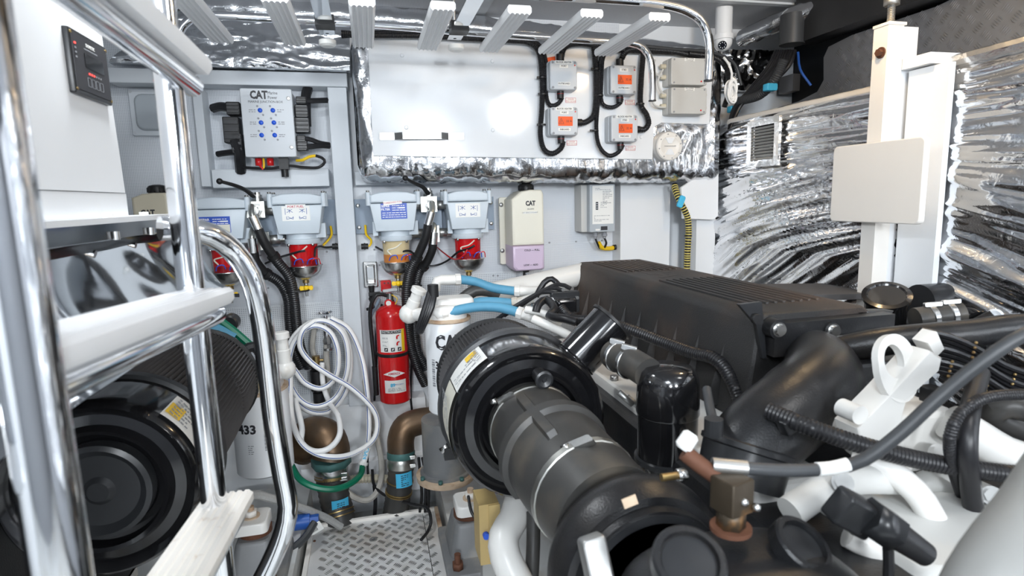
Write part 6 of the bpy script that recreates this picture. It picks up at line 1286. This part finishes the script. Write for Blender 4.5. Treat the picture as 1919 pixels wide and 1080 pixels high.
bhose(((862, 524, 2.1), (890, 528, 2.1), (925, 540, 2.08), (966, 546, 2.05)), 'topmost light blue hose with white elbow fitting', ((838, 525, 2.1), (820, 527, 2.1), (816, 545, 2.1)), ((985, 546, 2.04), (1010, 546, 2.02)))
bhose(((876, 572, 1.98), (900, 566, 1.98), (930, 566, 1.97), (962, 569, 1.96)), 'middle light blue hose, shorter than the others', ((862, 573, 1.98), (850, 580, 1.98)), ((980, 566, 1.95), (1000, 560, 1.94)))
bhose(((838, 588, 1.9), (865, 580, 1.89), (900, 575, 1.88), (940, 577, 1.86), (972, 586, 1.84)), 'lowest light blue hose arching over the air cleaner', ((825, 590, 1.9), (815, 580, 1.92)), ((990, 592, 1.82), (1010, 600, 1.78)))
pipe(((1000, 598, 1.72), (1030, 612, 1.68), (1060, 626, 1.62), (1100, 650, 1.55)), .014, 'thin white fuel line behind the air cleaner', name='fuel_line')
pipe(((985, 580, 1.78), (1020, 588, 1.75), (1050, 606, 1.7)), .012, 'upper thin white fuel line near the plug box', name='fuel_line')
q = P(1003, 580, Y=1.8); m = MB(); m.hexn(q-WZ*.03, q+WZ*.0, .016); m.cyl(q, q+WZ*.02, .012); m.solo('line_fitting', 'steel', 'steel hexagonal fitting beside the blue hoses', 'fitting')
for k, (x, y) in enumerate(((930, 600), (945, 592), (960, 585))): MB().tube([P(x, y, Y=1.88), P(x+40, y-28, Y=1.85), P(x+85, y-52, Y=1.85), P(x+110, y-50+k*3, Y=1.83)], .007, 8).solo('black_engine_wire', 'corr', ('front black wire between blue hoses and cover', 'middle black wire between blue hoses and cover', 'rear black wire between blue hoses and cover')[k], 'wire', 'black wires by the plug box')
MB().tube([P(1005, 556, Y=1.9), P(1020, 530, Y=1.9), P(1035, 523, Y=1.9), P(1048, 535, Y=1.88)], .010, 10).solo('wire_arch', 'corr', 'black wire arching above the plug box', 'wire')
MB().tube([P(x, y, Y=Y) for x, y, Y in ((1005, 585, 1.75), (1010, 570, 1.76), (1025, 562, 1.77), (1040, 580, 1.7), (1030, 592, 1.68), (1060, 598, 1.62), (1080, 604, 1.6))], .013, 10).solo('taped_loom', 'corr', 'black braided loom under the plug box', 'wiring')
def pump(a, b, label):
    a = P(*a[:2], Y=a[2]); b = P(*b[:2], Y=b[2]); d = (b-a).normalized(); t = thing('primer_pump', label, 'hand pump', a, 'white primer pumps')
    L = (b-a).length; MB().lathe(a, d, [(0, .022), (L*.5, .022), (L*.52, .019), (L*.8, .019), (L*.82, .026), (L*.97, .026), (L, .02)], 24).build('handle', 'enginewhite', t); MB().ball(a-d*.005, .034, 16).build('base', 'enginewhite', t); return a
a = pump((768, 586, 2.0), (787, 540, 1.98), 'white primer pump knob beside the fire extinguisher')
MB().tube([a, P(790, 590, Y=1.98), P(812, 585, Y=1.96)], .024, 12).solo('pump_neck', 'enginewhite', 'white cast neck joining primer pump and filter head', 'engine part')
for k in range(4): MB().tube([P(806+k*3, 548, Y=1.9), P(798+k*4, 575, Y=1.88), P(788+k*3, 605, Y=1.88), P(783+k*2, 622, Y=1.9)], .010, 8).solo('black_loom', 'corr', 'black taped loom strand hanging at the white filter head', 'wiring', 'black loom by the filter head')
m = MB(); q = P(812, 545, Y=1.9); m.cyl(q-WZ*.02, q+WZ*.02, .018); m.solo('sensor_plug', 'black', 'black sensor plug on top of the white filter head', 'connector')
q = P(850, 556, Y=1.97); MB().rbox(F(q-WZ*.05, (1, 0, 0), (0, 1, 0), (0, 0, 1)), .13, .10, .05, .02, .01).solo('filter_manifold', 'enginewhite', 'white filter manifold block under the blue hoses', 'engine part')
# tan terminal box, white exhaust pipe and black drain at the turbo
t = thing('tan_box', 'tan terminal box with blue button under the air cleaner', 'box', P(915, 1060, Y=1.45)); q = P(920, 1000, Y=1.45)
MB().box(q+V((-.03, 0, -.09)), q+V((.025, .09, .085))).build('housing', 'tan', t); p = q+V((-.014, -.002, -.0)); MB().cyl(p, p+WN*.012, .009).build('button', 'bluedot', t); MB().box(q+V((-.004, -.004, -.088)), q+V((.027, 0, .083))).build('lid', 'tan', t); MB().box((q.x-.02, q.y+.03, .27), (q.x+.015, q.y+.07, q.z-.09)).build('stand', 'dullsteel', t)
pipe(((972, 940, 1.36), (962, 975, 1.32), (945, 1005, 1.28), (948, 1045, 1.24), (975, 1100, 1.2)), .037, 'thick white bent pipe below the air cleaner', name='exhaust_pipe', n=24)
pipe(((1000, 960, 1.3), (1000, 1010, 1.28), (998, 1060, 1.26), (995, 1110, 1.25)), .017, 'black vertical drain hose below the air cleaner', 'rubber', 'drain_hose')
wire([(878, 930, 1.8), (884, 960, 1.75), (900, 985, 1.7), (905, 1000, 1.65)], .005, 'corr', 'mount_cable', 'thin black cable dropping to the right engine mount')
# ================================================================ LEFT ENGINE
t, c = cleaner(-.566, .883, 'black air cleaner behind the ladder, left engine', [(50, 18, .015, .13, 'label'), (16, -36, .02, .135, 'labelold')], False, .76)
ym = MB(); ym.grid(lambda u, v: c+V((.1965*math.cos(math.radians(49-10*u)), .032+.055*v, .1965*math.sin(math.radians(49-10*u)))), 6, 1); ym.build('yellow_logo_field', 'yellow', t)
MB().lathe(c+V((0, .03, 0)), WN, [(0, .10), (.03, .10), (.034, .09), (.02, .075), (.02, .03), (.028, .02), (.028, 0)], 48).build('inner_hub', 'blacksatin', t)
eb = thing('left_engine_block', 'dark left engine block below the black air cleaner', 'engine', (-1.2, 1.2, .27))
MB().rbox(F((-1.25, 1.35, .3), (1, 0, 0), (0, 1, 0), (0, 0, 1)), .9, 1.75, .55, .05, .02).build('block', 'cast', eb); MB().box((-.84, .75, .27), (-.8, 2.0, .31)).build('bed_foot', 'enginewhite', eb); MB().box((-1.62, .75, 0), (-1.56, 2.0, .31)).build('bed_foot', 'enginewhite', eb)
c = P(500, 880, Y=2.16); r = .096; zt = P(492, 730, Y=2.16).z
t = spinon(c, r, zt-c.z, 'white spin-on fuel filter behind the chrome handrail', 0); ph = math.atan2(-c.y, -c.x)
text('433', .03, tang(c, r+.0008, ph-.55, P(455, 808, Y=2.07).z), 'ink', t, bold=.0016, bend=r); f = tang(c, r+.0006, ph+.1, P(487, 830, Y=2.07).z); m = MB()
for k in range(14): m.obox(f.sub(0, .03-k*.0045), .016, .0016+.0012*(k % 3), .0005)
m.build('barcode', 'inkgrey', t, kind='stuff'); patch(c, r+.0006, ph-.5, .03, P(455, 828, Y=2.07).z-.006, P(455, 828, Y=2.07).z+.006).build('black_bar', 'ink', t); lines(tang(c, r+.0006, ph-.45, P(460, 845, Y=2.07).z), .02, .035, 5, 'inkgrey', t, 3)
a = pump((536, 690, 2.1), (527, 622, 2.1), 'white primer pump knob left of the hose coil'); MB().tube([a, P(515, 702, Y=2.1), P(495, 714, Y=2.12)], .028, 12).solo('pump_neck', 'enginewhite', 'white cast neck behind the chrome handrail', 'engine part')
wire([(360, 565, 2.15), (400, 592, 2.15), (440, 622, 2.15), (470, 648, 2.15)], .014, 'green', 'green_hose', 'dark green hose above the left air cleaner', 'hose')
wire([(300, 640, 2.12), (340, 612, 2.13), (400, 615, 2.14), (440, 634, 2.14)], .019, 'bluehose', 'blue_hose', 'light blue hose above the left air cleaner', 'hose')
q = P(432, 605, Y=2.25); m = MB(); m.lathe(q+V((0, .03, 0)), WN, [(0, .03), (.05, .03), (.055, .024), (.055, 0)], 20); m.solo('black_breather', 'blacksatin', 'round black breather by the green hose', 'breather')
wire([(455, 660, 2.12), (475, 650, 2.13), (490, 668, 2.14), (480, 700, 2.15)], .018, 'corr', 'taped_loom', 'black taped loom end at the left filter head', 'wiring')
